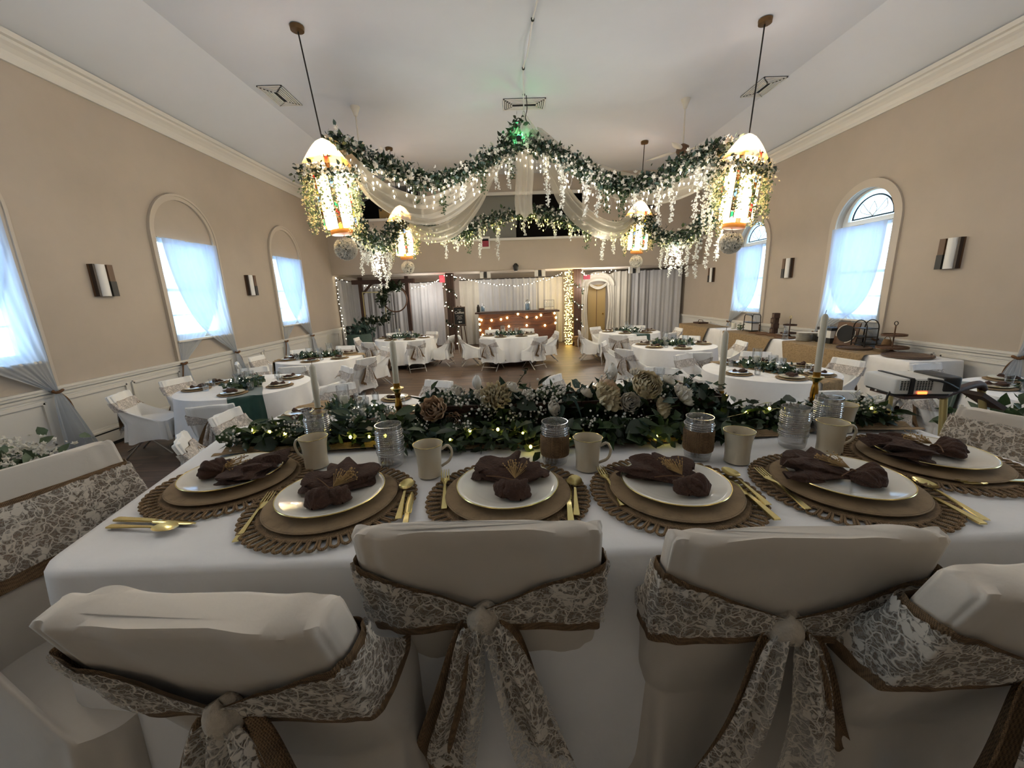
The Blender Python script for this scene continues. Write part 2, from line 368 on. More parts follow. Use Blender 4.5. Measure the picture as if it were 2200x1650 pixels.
def smooth_path(pts, n=40):
    """Catmull-Rom through points"""
    P = np.asarray(pts, float); P = np.vstack([2*P[0]-P[1], P, 2*P[-1]-P[-2]]); out = []
    m_ = len(P)-3
    for t in np.linspace(0, m_-1e-6, n):
        i = int(t); f = t-i; a, b, c, d = P[i:i+4]
        out.append(0.5*(2*b+(c-a)*f+(2*a-5*b+4*c-d)*f*f+(3*b-a-3*c+d)*f**3))
    return np.array(out)

# ================================================================== the room
XL, XR, YN, YF, YB = -5.5, 6.38, -3.2, 13.2, 15.3
ZR = 0.92      # chair rail
# floors
fl = MB().add([(XL-.3,YN,0),(XR+.3,YN,0),(XR+.3,YB+.2,0),(XL-.3,YB+.2,0)], [(0,1,2,3)]).build('floor', 'plank_floor', smooth=False); structure(fl)
tag(fl, 'dark brown plank floor of the hall')
st = MB().box((0.4, -0.4, 0.28), (7.0, 5.5, 0.56)).build('floor_stage', 'wainscot', smooth=False); structure(st); tag(st, 'raised platform under the head table')
MB().box((0.4, -0.4, 0.57), (7.06, 5.56, 0.02)).build('stage_surface', 'stage_floor', st, smooth=False)
# ceiling: flat middle, sloping sides
cx0, cx1, zc0, zc1 = -4.2, 5.1, 4.80, 5.40
ce = MB().add([(XL-.2,YN,zc0-.09),(cx0,YN,zc1),(cx1,YN,zc1),(XR+.2,YN,zc0-.09),(XL-.2,YB,zc0-.09),(cx0,YB,zc1),(cx1,YB,zc1),(XR+.2,YB,zc0-.09)], [(0,4,5,1),(1,5,6,2),(2,6,7,3)]).build('ceiling', 'ceiling', smooth=False)
structure(ce); tag(ce, 'pale ceiling with sloped sides')

def side_wall(name, x, sgn, ops):
    """wall in the plane x; ops: (y0, y1, z0, spring, arched)"""
    mb = MB(); zt = 5.0; ys = YN
    def q(y0, y1, z0, z1): mb.add([(x,y0,z0),(x,y1,z0),(x,y1,z1),(x,y0,z1)], [(0,1,2,3)])
    for (y0, y1, z0, zs, arch) in sorted(ops):
        q(ys, y0, ZR, zt); q(y0, y1, ZR, z0)
        if arch:
            r = (y1-y0)/2; yc = (y0+y1)/2; n = 20; a = np.linspace(PI, 0, n+1)
            A = [(yc+r*math.cos(t), zs+r*math.sin(t)) for t in a]
            for i in range(n):
                (ya, za), (yb, zb) = A[i], A[i+1]
                mb.add([(x,ya,za),(x,yb,zb),(x,yb,zt),(x,ya,zt)], [(0,1,2,3)])
                xo = x+sgn*0.16; mb.add([(x,ya,za),(xo,ya,za),(xo,yb,zb),(x,yb,zb)], [(0,1,2,3)])
        else: q(y0, y1, zs, zt)
        xo = x+sgn*0.16
        for (ya, yb) in ((y0, y0), (y1, y1)): mb.add([(x,ya,z0),(xo,ya,z0),(xo,ya,zs),(x,ya,zs)], [(0,1,2,3)])
        mb.add([(x,y0,z0),(x,y1,z0),(xo,y1,z0),(xo,y0,z0)], [(0,1,2,3)])
        if not arch: mb.add([(x,y0,zs),(x,y1,zs),(xo,y1,zs),(xo,y0,zs)], [(0,1,2,3)])
        ys = y1
    q(ys, YB+.1, ZR, zt)
    o = mb.build(name, 'wall', smooth=False); structure(o)
    w_ = MB(); w_.box((x-sgn*0.0, (YN+YB)/2, ZR/2), (0.02, YB-YN, ZR)); w_.build('wainscot', 'wainscot', o, smooth=False)
    # chair rail: stepped moulding
    cr = MB()
    for (dz, d, h) in ((-0.005, 0.06, 0.03), (-0.035, 0.045, 0.035), (-0.085, 0.025, 0.03)):
        cr.box((x-sgn*d/2, (YN+YB)/2, ZR+dz), (d, YB-YN, h))
    cr.build('chair_rail', 'trim', o, smooth=False)
    bb = MB().box((x-sgn*0.012, (YN+YB)/2, 0.07), (0.024, YB-YN, 0.14)); bb.build('baseboard', 'trim', o, smooth=False)
    # panel mouldings on the wainscot
    bays = []
    for yc in sorted(WIN_Y): bays.append((yc-0.55, yc+0.55))
    ws = sorted(WIN_Y)
    for a, b in zip(ws, ws[1:]):
        g0, g1 = a+0.75, b-0.75
        if g1-g0 > 0.5: bays += [(g0, (g0+g1)/2-.05), ((g0+g1)/2+.05, g1)]
    bays += [(11.3, 12.2), (12.3, 13.1)]
    for (a, b) in bays:
        mm = MB(); z0, z1 = 0.24, 0.77
        for (c, d) in (((x-sgn*.018,(a+b)/2,z0),(.03,b-a,.045)), ((x-sgn*.018,(a+b)/2,z1),(.03,b-a,.045)), ((x-sgn*.018,a,(z0+z1)/2),(.03,.045,z1-z0)), ((x-sgn*.018,b,(z0+z1)/2),(.03,.045,z1-z0))): mm.box(c, d)
        mm.build('panel_moulding', 'trim', o, smooth=False)
    return o
wl = side_wall('wall_left', XL, -1, [(y-.62, y+.62, 1.27, 2.91, False) for y in WIN_Y]); tag(wl, 'tan left wall above white panelled wainscot')
wr = side_wall('wall_right', XR, 1, [(y-.58, y+.58, 1.2, 2.85, True) for y in WIN_Y]); tag(wr, 'tan right wall with arched windows above white wainscot')
# wall behind the camera
nw = MB().box((0.44, YN-.05, 2.6), (XR-XL+.4, 0.1, 5.6)).build('wall_front', 'wall', smooth=False); structure(nw)
# crown mouldings
for i, (x, s) in enumerate(((XL, 1), (XR, -1))):
    P = [(0,4.56),(0.03,4.56),(0.035,4.62),(0.06,4.66),(0.10,4.70),(0.14,4.73),(0.15,4.76),(0.19,4.77),(0.19,4.83),(0,4.83)]
    mb = MB(); n = len(P)
    V = [(x+s*a, y, z) for y in (YN, YF) for (a, z) in P]
    mb.add(V, [(j, (j+1)%n, (j+1)%n+n, j+n) for j in range(n)])
    o = mb.build('trim_%d' % (i+1), 'trim', smooth=False); structure(o); tag(o, 'white crown moulding along the %s wall' % ('left', 'right')[i])
# back wall with the balcony openings
wb = MB(); xs = [XL, -4.37, -2.45, -1.70, 2.55, XR]; zs = [2.6, 3.52, 4.2, 4.85, 5.2, 5.45]
for i in range(5):
    for j in range(5):
        xc, zc = (xs[i]+xs[i+1])/2, (zs[j]+zs[j+1])/2
        if (-4.37 < xc < -2.45 and 4.2 < zc < 5.2) or (-1.7 < xc < 2.55 and 3.52 < zc < 4.85): continue
        wb.box((xc, YF+.08, zc), (xs[i+1]-xs[i], 0.16, zs[j+1]-zs[j]))
wb = wb.build('wall_back', 'wall', smooth=False); structure(wb); tag(wb, 'tan balcony wall at the far end of the hall')
def opening_trim(x0, x1, z0, z1):
    for (c, d) in (((x0,YF-.01,(z0+z1)/2),(.09,.06,z1-z0+.09)), ((x1,YF-.01,(z0+z1)/2),(.09,.06,z1-z0+.09)), (((x0+x1)/2,YF-.01,z1),(x1-x0,.06,.09)), (((x0+x1)/2,YF-.02,z0),(x1-x0+.1,.08,.07))):
        MB().box(c, d).build('opening_trim', 'trim', wb, smooth=False)
opening_trim(-4.37, -2.45, 4.2, 5.2); opening_trim(-1.7, 2.55, 3.52, 4.85)
MB().box((-0.62, YF+.10, 4.18), (2.1, 0.03, 1.32)).build('grey_blind', 'grey_shade', wb, smooth=False)
wf = MB().box((0.44, YB+.1, 2.7), (XR-XL+.4, 0.2, 5.6)).build('wall_rear', 'wall', smooth=False); structure(wf)
MB().box((0.44, YB-.3, 4.1), (XR-XL, 0.04, 2.7)).build('balcony_back', 'dark_room', wf, smooth=False)  # near-black panel stands in for the unlit room behind the openings
bs_ = MB().box((0.44, (YF+YB)/2+.08, 2.62), (XR-XL, YB-YF+.1, 0.08)).build('ceiling_under_balcony', 'wall', smooth=False); structure(bs_)
# pillars under the balcony, clad in dark boards
def pillar(x, label):
    t = thing('pillar', label, 'pillar', (x, 13.95, 0)); t['kind'] = 'thing'
    MB().box((0, 0, 1.29), (.26, .26, 2.58)).build('post', 'wood_dark', t, smooth=False)
    for k, (dx, dy) in enumerate(((-.09,-.14),(0,-.14),(.09,-.14))): MB().box((dx, dy, 1.29), (.085, .02, 2.56)).build('board', 'wood_dark', t, smooth=False)
    MB().box((0, -.01, .06), (.34, .34, .12)).build('plinth', 'wood_dark', t, smooth=False)
pillar(-1.85, 'dark wooden pillar wound with lights, left of the bar'); pillar(2.48, 'dark wooden pillar right of the bar beside the dense light strands')

# ------------------------------------------------------------------ windows
def arch_pts(yc, hw, z0, zs, n=24):
    a = np.linspace(PI, 0, n+1)
    return [(yc-hw, z0)] + [(yc+hw*math.cos(t), zs+hw*math.sin(t)) for t in a] + [(yc+hw, z0)]
def band(x, d, inner, outer):
    """moulding between two outlines in a wall plane"""
    n = len(inner); mb = MB(); V = []
    for xx in (x, x+d):
        V += [(xx, *p) for p in inner] + [(xx, *p) for p in outer]
    F = []
    for i in range(n-1):
        F += [(i, i+1, n+i+1, n+i), (2*n+i, 3*n+i, 3*n+i+1, 2*n+i+1), (n+i, n+i+1, 3*n+i+1, 3*n+i), (i, 2*n+i, 2*n+i+1, i+1)]
    F += [(0, n, 3*n, 2*n), (n-1, 3*n-1, 4*n-1, 2*n-1)]
    return mb.add(V, F)
wi = 0
for side, x, s in (('left', XL, 1), ('right', XR, -1)):
    for k, yc in enumerate(WIN_Y):  # the last on each wall is the unseen window added for its light
        wi += 1
        w_ = bpy.data.objects.new('window_%d' % wi, None); COL.objects.link(w_); structure(w_)
        tag(w_, ('arched window frame with a blind arch over a curtained pane on the left wall' if side == 'left' else 'arched window with a leaded fanlight on the right wall'))
        if side == 'left':
            band(x, s*0.035, arch_pts(yc, .64, ZR, 2.92), arch_pts(yc, .71, ZR, 2.92)).build('arch_trim', 'wall_trim', w_)
            band(x, s*0.05, arch_pts(yc, .70, ZR, 2.92), arch_pts(yc, .735, ZR, 2.92)).build('arch_bead', 'wall_trim', w_)
            zt, z0, hw = 2.91, 1.27, .62
        else:
            band(x, s*0.035, arch_pts(yc, .585, ZR, 2.85), arch_pts(yc, .72, ZR, 2.85)).build('arch_trim', 'wall_trim', w_)
            zt, z0, hw = 2.85, 1.2, .58
            xo = x - s*0.10
            # fanlight
            band(xo, -s*0.05, arch_pts(yc, .47, 2.93, 2.93), arch_pts(yc, .58, 2.85, 2.85)).build('fan_frame', 'white_plastic', w_)
            MB().box((xo-s*.02, yc, 2.89), (.05, 1.14, .09)).build('transom', 'white_plastic', w_, smooth=False)
            a = np.linspace(0, PI, 25)
            MB().tube([(xo-s*.03, yc+.40*math.cos(t), 2.96+.36*math.sin(t)) for t in a], .013, 6).build('lead_arch', 'lead', w_)
            MB().tube([(xo-s*.03, yc-.41, 2.965), (xo-s*.03, yc+.41, 2.965)], .013, 6).build('lead_base', 'lead', w_)
            for dy in (-.18, 0, .18):
                for sg in (-1, 1):
                    MB().tube(smooth_path([(xo-s*.03, yc, 2.98), (xo-s*.03, yc+dy+sg*.07, 3.08), (xo-s*.03, yc+dy*1.3, 3.22)], 10), .006, 5).build('lead_scroll', 'white_plastic', w_)
            ap = arch_pts(yc, .56, 2.85, 2.85); MB().add([(xo-s*.04, *p) for p in ap], [tuple(range(len(ap)))]).build('fan_pane', 'fan_glass', w_, smooth=False)
        xo = x - s*0.12
        MB().add([(xo,yc-hw,z0),(xo,yc+hw,z0),(xo,yc+hw,zt),(xo,yc-hw,zt)], [(0,1,2,3)]).build('pane', 'pane', w_, smooth=False)
        for (c, d) in (((xo,yc-hw+.03,(z0+zt)/2),(.06,.06,zt-z0)), ((xo,yc+hw-.03,(z0+zt)/2),(.06,.06,zt-z0)), ((xo,yc,z0+.035),(.06,2*hw,.07)), ((xo,yc,zt-.03),(.06,2*hw,.06)), ((xo,yc,(z0+zt)/2),(.05,2*hw,.045))):
            MB().box(c, d).build('sash_bar', 'white_plastic', w_, smooth=False)
        MB().box((xo, yc, z0+.40), (.02, 2*hw, .02)).build('muntin', 'white_plastic', w_, smooth=False)
        MB().box((x+s*.02, yc, z0-.025), (.1, 2*hw+.1, .03)).build('sill', 'trim', w_, smooth=False)

# ------------------------------------------------------------------ sheer curtains, crossed and tied back
def curtain(side, yc, label, ties=True):
    x, s = (XL, 1) if side == 'left' else (XR, -1)
    zt = 2.90 if side == 'left' else 2.83; hw = .61 if side == 'left' else .56; ztie = .88; yt = .70
    t = thing('sheer_curtain', label, 'curtain', (x, yc, 0), 0, 'sheer window curtains')
    MB().tube([(s*.05, -hw-.03, zt), (s*.05, hw+.03, zt)], .009, 8).build('rod', 'white_plastic', t)
    for sg in (-1, 1):
        off = .045 + (.03 if sg > 0 else 0)
        def fn(u, v, sg=sg, off=off):
            y0 = sg*(-hw+2*hw*u); g = v**((1.35 if s > 0 else 2.4)+0.9*(1-u)); ye = sg*(yt-.05+.07*(u-.5))
            y = y0+(ye-y0)*g
            z = zt+(ztie-zt)*v - .16*np.sin(PI*v)**2*(1-u)*v*1.6
            fold = np.sin(u*2*PI*8+sg)*.5+np.sin(u*2*PI*3+1.3*sg+v*2)*.5
            return s*(off+.022*fold*(1-.55*v)+.012*np.sin(v*5+u*9)*(1-v)), y, z
        MB().grid(fn, 44, 26).build('panel', 'sheer', t)
        def fn2(u, v, sg=sg, off=off):
            y = sg*(yt-.05)+(u-.5)*(.05+.34*v**.7)*1.0+sg*.06*v; z = ztie-.78*v
            return s*(off+.02+.03*np.sin(u*2*PI*4)*v**.5+.06*v), y, z
        MB().grid(fn2, 26, 12).build('tail', 'sheer', t)
        lp = [(s*(off+.02+.035*math.cos(a)), sg*(yt-.04)+.045*math.sin(a), ztie+.01*math.sin(2*a)) for a in np.linspace(0, 2*PI, 13)[:-1]]
        MB().tube(lp, .016, 6, closed=True).build('tieback', 'burlap_brown', t)
        MB().tube(smooth_path([(s*.06, sg*(yt-.02), ztie), (s*.09, sg*(yt+.05), ztie-.13), (s*.08, sg*(yt+.10), ztie-.34)], 10), .011, 6).build('tie_end', 'burlap_brown', t)
    return t
nm = {0: 'second', 1: 'farthest', 2: 'nearest'}
curtain('left', WIN_Y[0], 'crossed sheer curtains on the middle left window between two wall sconces')
curtain('left', WIN_Y[1], 'crossed sheer curtains on the far left window next to the lit drapes')
curtain('left', WIN_Y[2], 'large crossed sheer curtains on the nearest left window at the picture edge')
curtain('right', WIN_Y[0], 'crossed sheer curtains under the large fanlight on the right wall')
curtain('right', WIN_Y[1], 'crossed sheer curtains on the far right window behind the flower ball')
curtain('right', WIN_Y[2], 'sheer curtains on the nearest right window at the picture edge')

# ------------------------------------------------------------------ wall fittings
M('sconce_dark', '#2e211a', .5)
def sconce(side, y, label):
    x, s = (XL, 1) if side == 'left' else (XR, -1)
    t = thing('wall_sconce', label, 'wall lamp', (x, y, 2.2), 0 if s > 0 else PI, 'wall sconces')
    MB().box((.012, 0, 0), (.024, .27, .42)).build('back_plate', 'sconce_brown', t, smooth=False)
    MB().grid(lambda u, v: (.024+.075*np.sin(u*PI), -s*.022-.075*np.cos(u*PI), -.21+.42*v), 14, 2).build('diffuser', 'sconce_white', t)
    q = s
    MB().box((.05, q*.095, .0), (.06, .08, .42)).build('side_strip', 'sconce_brown', t, smooth=False)
    MB().box((.045, -q*.118, .0), (.06, .03, .42)).build('edge_strip', 'sconce_dark', t, smooth=False)
    MB().box((.055, q*.095, -.11), (.06, .084, .2)).build('dark_block', 'black', t, smooth=False)
sconce('left', 5.67, 'brown and white wall sconce left of the middle left window'); sconce('left', 8.90, 'small brown and white sconce between the two far left windows')
sconce('right', 5.78, 'large brown and white sconce right of the big fanlight window'); sconce('right', 9.09, 'brown and white sconce between the two right-hand windows'); sconce('right', 12.44, 'farthest small sconce on the right wall by the drapes')
def heater(x, s, y0, y1, label):
    t = thing('baseboard_heater', label, 'heater', (x, (y0+y1)/2, 0)); L_ = y1-y0
    MB().box((s*.045, 0, .12), (.07, L_, .14)).build('casing', 'trim', t, smooth=False)
    MB().box((s*.05, 0, .225), (.085, L_, .02)).build('top_cover', 'trim', t, smooth=False)
    MB().box((s*.035, 0, .203), (.06, L_-.02, .028)).build('slot', 'black', t, smooth=False)
    MB().box((s*.03, 0, .025), (.05, L_, .05)).build('gap', 'black', t, smooth=False)
heater(XL, 1, 2.6, 6.4, 'white baseboard heater along the left wall'); heater(XR, -1, 2.6, 5.1, 'white baseboard heater along the right wall beyond the projector')
t = thing('wall_outlet', 'small white outlet on the left wainscot', 'outlet', (XL+.012, 5.75, .56)); MB().box((.004,0,0),(.008,.075,.115)).build('plate','white_plastic',t,smooth=False)
for dz in (-.025,.025): MB().box((.009,0,dz),(.003,.03,.028)).build('socket','black',t,smooth=False)
# ceiling vents
def vent(x, y, dx, dy, label):
    t = thing('ceiling_vent', label, 'vent', (x, y, 5.40), 0, 'ceiling vents')
    MB().box((0,0,-.006),(dx,dy,.008)).build('backing','black',t,smooth=False)
    for k in range(5):
        a, b = dx-k*.075, dy-k*.075
        if min(a, b) < .06: break
        f = MB(); w2 = .022
        for (c, d) in (((0,b/2-w2/2,0),(a,w2,.014)),((0,-b/2+w2/2,0),(a,w2,.014)),((a/2-w2/2,0,0),(w2,b,.014)),((-a/2+w2/2,0,0),(w2,b,.014))): f.box((c[0],c[1],-.014-k*.003),d)
        f.build('louvre' if k else 'frame','white_plastic',t,smooth=False)
vent(-3.85, 8.05, .42, .72, 'square louvred ceiling vent at the upper left'); vent(4.88, 8.22, .42, .72, 'louvred ceiling vent behind the right pendant rod'); vent(.5, 8.62, .8, .45, 'louvred ceiling vent above the fabric peak')
# ceiling fans
def fan(x, y, zf, a0, label):
    t = thing('ceiling_fan', label, 'fan', (x, y, 5.40), 0, 'ceiling fans')
    MB().lathe([(.03,-.16),(.05,-.10),(.085,-.02),(.09,0)], 16).build('canopy','ivory',t)
    MB().tube([(0,0,-.1),(0,0,zf-5.4+.1)], .014, 8).build('rod','ivory',t)
    MB().lathe([(.02,-.13),(.10,-.11),(.13,-.03),(.11,.05),(.03,.1)], 18, (0,0,zf-5.4)).build('motor','sconce_brown',t)
    for k in range(4):
        b = leaf_base(.62,.16,0,.03,6); b.xf(None,(0,.12,0)); b.xf(rotz(a0+k*PI/2)); b.xf(None,(0,0,zf-5.4-.02)); 
        o = b.build('blade','ivory',t)
        md = o.modifiers.new('thick','SOLIDIFY'); md.thickness = .012
fan(-2.72, 8.55, 4.62, .4, 'white ceiling fan behind the left garland'); fan(3.63, 8.62, 4.52, .9, 'white ceiling fan behind the right garland')

# ================================================================== far end: drapes, lights, bar, arbor
def drape(p0, p1, ztop, mat, label, seed, zbot=.03, amp=.035, ztop2=None):
    p0, p1 = np.array(p0, float), np.array(p1, float); L_ = np.linalg.norm(p1-p0); d = (p1-p0)/L_; nrm = np.array((d[1], -d[0])); rg = np.random.default_rng(seed)
    ph = rg.uniform(0, 6, 4); nf = L_*rg.uniform(6.5, 8.5); z2 = ztop if ztop2 is None else ztop2
    t = thing('drape', label, 'drape', (0,0,0), 0, 'linen drapes under the balcony')
    def fn(u, v):
        a = amp*(.5+.6*v)*(np.sin(u*2*PI*nf*.5+ph[0]+.6*np.sin(u*7+ph[1]))+.5*np.sin(u*2*PI*nf+ph[2]+v*.7))
        x = p0[0]+d[0]*L_*u+nrm[0]*a; y = p0[1]+d[1]*L_*u+nrm[1]*a
        zt = ztop+(z2-ztop)*u
        return x, y, zt+(zbot-zt)*v
    MB().grid(fn, int(L_*60)+8, 8).build('cloth', mat, t)
    MB().tube([(p0[0],p0[1],ztop),(p1[0],p1[1],z2)], .014, 8).build('rod', 'dark_metal', t)
LD = [((-5.42,13.35),(-4.98,14.85),2.46,2.36,'linen_drape','grey linen drape angled out from the left wall'),
      ((-4.98,14.85),(-4.1,14.9),2.36,2.33,'linen_drape','grey linen drape behind the left post of the arbor'),
      ((-4.1,14.9),(-3.2,14.9),2.33,2.33,'linen_drape','grey linen drape behind the flower hoop'),
      ((-3.2,14.9),(-2.25,14.9),2.33,2.36,'linen_drape','grey linen drape between the arbor and the left pillar'),
      ((-1.65,14.85),(-0.95,14.9),2.36,2.38,'linen_warm','cream linen drape behind the chalkboard sign'),
      ((-.95,14.9),(.1,14.9),2.38,2.38,'linen_drape','grey linen drape behind the left half of the bar'),
      ((.1,14.9),(1.15,14.9),2.38,2.38,'linen_drape','grey linen drape behind the right half of the bar'),
      ((1.15,14.9),(2.1,14.8),2.38,2.40,'linen_warm','cream linen drape beside the dense light strands'),
      ((4.0,14.9),(4.65,14.9),2.52,2.52,'linen_warm','cream linen drape just right of the draped doorway'),
      ((4.65,14.9),(5.3,14.85),2.52,2.52,'linen_drape','grey linen drape, second from the right wall'),
      ((5.3,14.85),(6.25,14.3),2.52,2.52,'linen_drape','grey linen drape reaching the right wall')]
for i, (a, b, z1, z2, mt, lb) in enumerate(LD): drape(a, b, z1, mt, lb, 40+i, ztop2=z2)
# draped doorway
dr = MB().box((3.42, 15.08, 1.03), (.66, .05, 2.06)).build('door_1', 'door_tan', smooth=False); structure(dr)
MB().box((3.42, 15.05, 1.03), (.02, .02, 2.0)).build('door_seam', 'sconce_brown', dr, smooth=False); MB().ball((3.66, 15.02, 1.0), .03, 8).build('door_knob', 'brass', dr)
t = thing('doorway_drape', 'white cloth swagged around the tan doorway', 'drape')
for sg in (-1, 1):
    def fn(u, v, sg=sg):
        w_ = .34-.10*np.sin(PI*np.clip(v*1.2, 0, 1)); x = 3.42+sg*(.62-(.62-.28-.02)*0 - w_*u); f = .03*np.sin(u*20+sg)
        return x+.05*sg*v, 14.88+f, 2.5-.15*u+(.02-2.35)*v
    MB().grid(fn, 26, 12).build('side_panel', 'linen_warm', t)
MB().grid(lambda u, v: (3.42+(.62-.25*v)*np.cos(PI*(1-u)), 14.84-.05*np.sin(v*9), 2.02+(.5-.33*v)*np.sin(PI*u)), 30, 12).build('arch_swag', 'linen_warm', t)
MB().grid(lambda u, v: (3.12+.6*u, 14.82+.02*np.sin(v*12), 2.12-.13*np.sin(PI*u)-.10*v), 16, 8).build('lower_swag', 'linen_warm', t)

def string_glow(t, pos, power, n, col, off=(0, -.7, -.35)):
    """unseen fill lamps added off a string, standing in for its small bulbs"""
    for k in range(n):
        l = bpy.data.lights.new('string_fill', 'POINT'); l.energy = power; l.color = col; l.shadow_soft_size = .2
        o = bpy.data.objects.new('string_fill', l); COL.objects.link(o); o.parent = t; o.location = pos[int((k+.5)/n*len(pos))]+np.array(off)
BULB = MB().ball((0,0,0), 1.0, 6)
def light_string(name, label, paths, mat, r, spacing, group=None, wire='dark_metal', wr=.004, jitter=.02, cat='string lights', glow=0.0, ng=4, gcol=(1, .96, .9)):
    t = thing(name, label, cat, (0,0,0), 0, group); W_ = MB(); pos = []
    for P in paths:
        P = np.asarray(P, float); W_.tube(P, wr, 4)
        sg = np.linalg.norm(np.diff(P, axis=0), axis=1); s_ = np.concatenate([[0], np.cumsum(sg)]); n = max(2, int(s_[-1]/spacing))
        for q in np.linspace(0, s_[-1], n): pos.append([np.interp(q, s_, P[:, k]) for k in range(3)])
    W_.build('wire', wire, t); pos = np.array(pos)+RNG.normal(size=(len(pos), 3))*jitter
    stuff(scatter(BULB, pos, np.repeat(np.eye(3)[None], len(pos), 0), RNG.uniform(.8, 1.25, len(pos))*r).build('bulb_strand', mat, t))
    if glow: string_glow(t, pos, glow, ng, gcol)
    return t
S = smooth_path
light_string('fairy_lights', 'white fairy lights swagged along the left drapes', [S([(-5.42,13.3,2.5),(-5.0,14.7,2.28),(-3.7,14.75,2.12),(-2.6,14.7,2.3),(-1.95,13.75,2.5)],60), S([(-5.42,13.3,2.5),(-5.4,13.3,1.6),(-5.36,13.32,.8),(-5.3,13.35,.3)],40)], 'fairy', .015, .11, glow=17.0, ng=1)
light_string('fairy_lights', 'white fairy lights swagged over the bar drapes', [S([(-1.75,13.75,2.5),(-.9,14.7,2.28),(.3,14.72,2.12),(1.4,14.7,2.28),(2.2,13.75,2.52)],60)], 'fairy', .015, .11, glow=9.0, ng=2)
light_string('fairy_lights', 'white fairy lights above the draped doorway', [S([(2.6,13.75,2.48),(3.0,14.7,2.42),(3.5,14.7,2.48),(4.0,14.75,2.55)],40)], 'fairy', .015, .11, glow=15.0, ng=2)
hel = lambda x, n, r: [(x+r*math.cos(a), 13.93+r*math.sin(a)*1.0, 2.45-a*.093) for a in np.linspace(0, n, 130)]
light_string('fairy_lights', 'fairy lights wound around the left wooden pillar', [hel(-1.85, 25, .20)], 'fairy', .016, .17, jitter=.04)
light_string('fairy_lights', 'fairy lights wound around the right wooden pillar', [hel(2.48, 25, .20)], 'fairy', .016, .17, jitter=.04)
light_string('fairy_light_strands', 'dense warm golden light strands hanging left of the right pillar', [[(2.07+.24*i/7+.02*math.sin(i*3), 13.88+.06*(i%3), 2.48), (2.07+.24*i/7, 13.88+.06*(i%3), 1.2), (2.08+.22*i/7, 13.88+.06*(i%3), .05)] for i in range(8)], 'fairy_warm', .017, .08, jitter=.02, glow=12.0, ng=1, gcol=(1, .8, .4))
# greenery on the pillars
for x, lb in ((-1.85, 'leafy vine climbing the left pillar'), (2.48, 'leafy vine climbing the right pillar')):
    t = thing('vine', lb, 'vine'); P = np.array(hel(x, 22, .17)); MB().tube(P, .008, 5).build('stem', 'stem', t)
    n = 220; i = RNG.integers(0, len(P), n); stuff(scatter(LEAF_S, P[i]+RNG.normal(size=(n,3))*.03, rand_rot(n), RNG.uniform(.05,.10,n)).build('foliage', 'leaf_dark', t))

# bar
t = thing('wooden_bar', 'dark reclaimed-plank bar hung with round bulbs under the drapes', 'bar', (.4, 13.95, 0))
for k in range(8):
    MB().box((0, -.31+.006*((k*7)%3), .08+k*.148), (2.62, .03, .142)).build('plank', 'wood_plank', t, smooth=False)
for q in (-1, 1):
    for k in range(8): MB().box((q*1.30, 0, .08+k*.148), (.03, .60, .142)).build('side_plank', 'wood_plank', t, smooth=False)
MB().box((0, .0, 1.225), (2.86, .78, .055)).build('counter_top', 'wood_dark', t, smooth=False)
t = thing('bulb_string', 'string of round warm bulbs hung across the bar front', 'string lights', (.4, 13.60, 0))
P = S([(-1.28,0,.55),(-1.27,0,1.0),(-.95,0,1.02),(-.6,0,1.1),(-.1,0,1.16),(.3,0,1.0),(.75,0,1.08),(1.18,0,1.16),(1.27,0,.8)], 60); MB().tube(P, .006, 5).build('wire', 'black', t)
P2 = S([(-1.27,0,.45),(-.9,0,.72),(-.3,0,.8),(.3,0,.78),(.9,0,.78),(1.27,0,.85)], 50); MB().tube(P2, .006, 5).build('wire', 'black', t)
bd = MB().ball((0,0,0), .034, 10, (1,1,1.15)).data('bulb', 'edison')
string_glow(t, np.array([(0, -.1, .9)]), 7.0, 1, (1, .85, .6))
for (x, z) in ((-1.29,1.03),(-1.22,1.0),(-1.29,.86),(-1.28,.66),(-1.2,.5),(-.88,.98),(-.56,1.0),(-.35,1.05),(.02,1.16),(.32,1.05),(.65,1.03),(.8,1.1),(1.26,1.15),(1.31,1.0),(1.29,.82),(-.95,.7),(-.3,.76),(.31,.77),(.93,.75)): link('bulb', bd, t, (x, -.03, z))
def dispenser(x, h, r, label):
    t = thing('drink_dispenser', label, 'dispenser', (x, 13.95, 1.253))
    MB().lathe([(r*.9,0),(r,.02),(r,h*.8),(r*.8,h*.9),(r*.5,h*.94)], 18).build('jar', 'glass', t); MB().lathe([(r*.86,.02),(r*.9,.03),(r*.9,h*.7)], 18).build('water', 'fan_glass', t)
    MB().lathe([(r*.55,h*.93),(r*.55,h),(.02,h*1.06)], 18).build('lid', 'steel', t); MB().box((0,-r-.02,.05),(.03,.06,.03)).build('spigot','black',t,smooth=False)
dispenser(-.78, .26, .075, 'small glass drink dispenser at the left end of the bar'); dispenser(.78, .36, .10, 'large glass drink dispenser right of the bar middle')
t = thing('bottle_rack', 'wire rack holding glass bottles at the right end of the bar', 'rack', (1.52, 13.95, 1.253))
for (a, b) in (((-.17,0,.0),(-.17,0,.34)),((.17,0,0),(.17,0,.34)),((-.17,0,.10),(.17,0,.10)),((-.17,0,.33),(.17,0,.33)),((-.17,.1,0),(-.17,-.1,0)),((.17,.1,0),(.17,-.1,0))): MB().tube([a,b],.006,6).build('rod','dark_metal',t)
t = thing('wood_caddy', 'low wooden box on the bar beside the bottle rack', 'box', (1.25, 13.9, 1.253)); MB().box((0,0,.03),(.18,.14,.06)).build('box','wood_mid',t,smooth=False); MB().box((0,0,.062),(.15,.11,.004)).build('inside','black',t,smooth=False)
bt = MB().lathe([(.03,0),(.034,.01),(.034,.14),(.014,.19),(.014,.24),(.017,.245)], 12).data('bottle','glass')
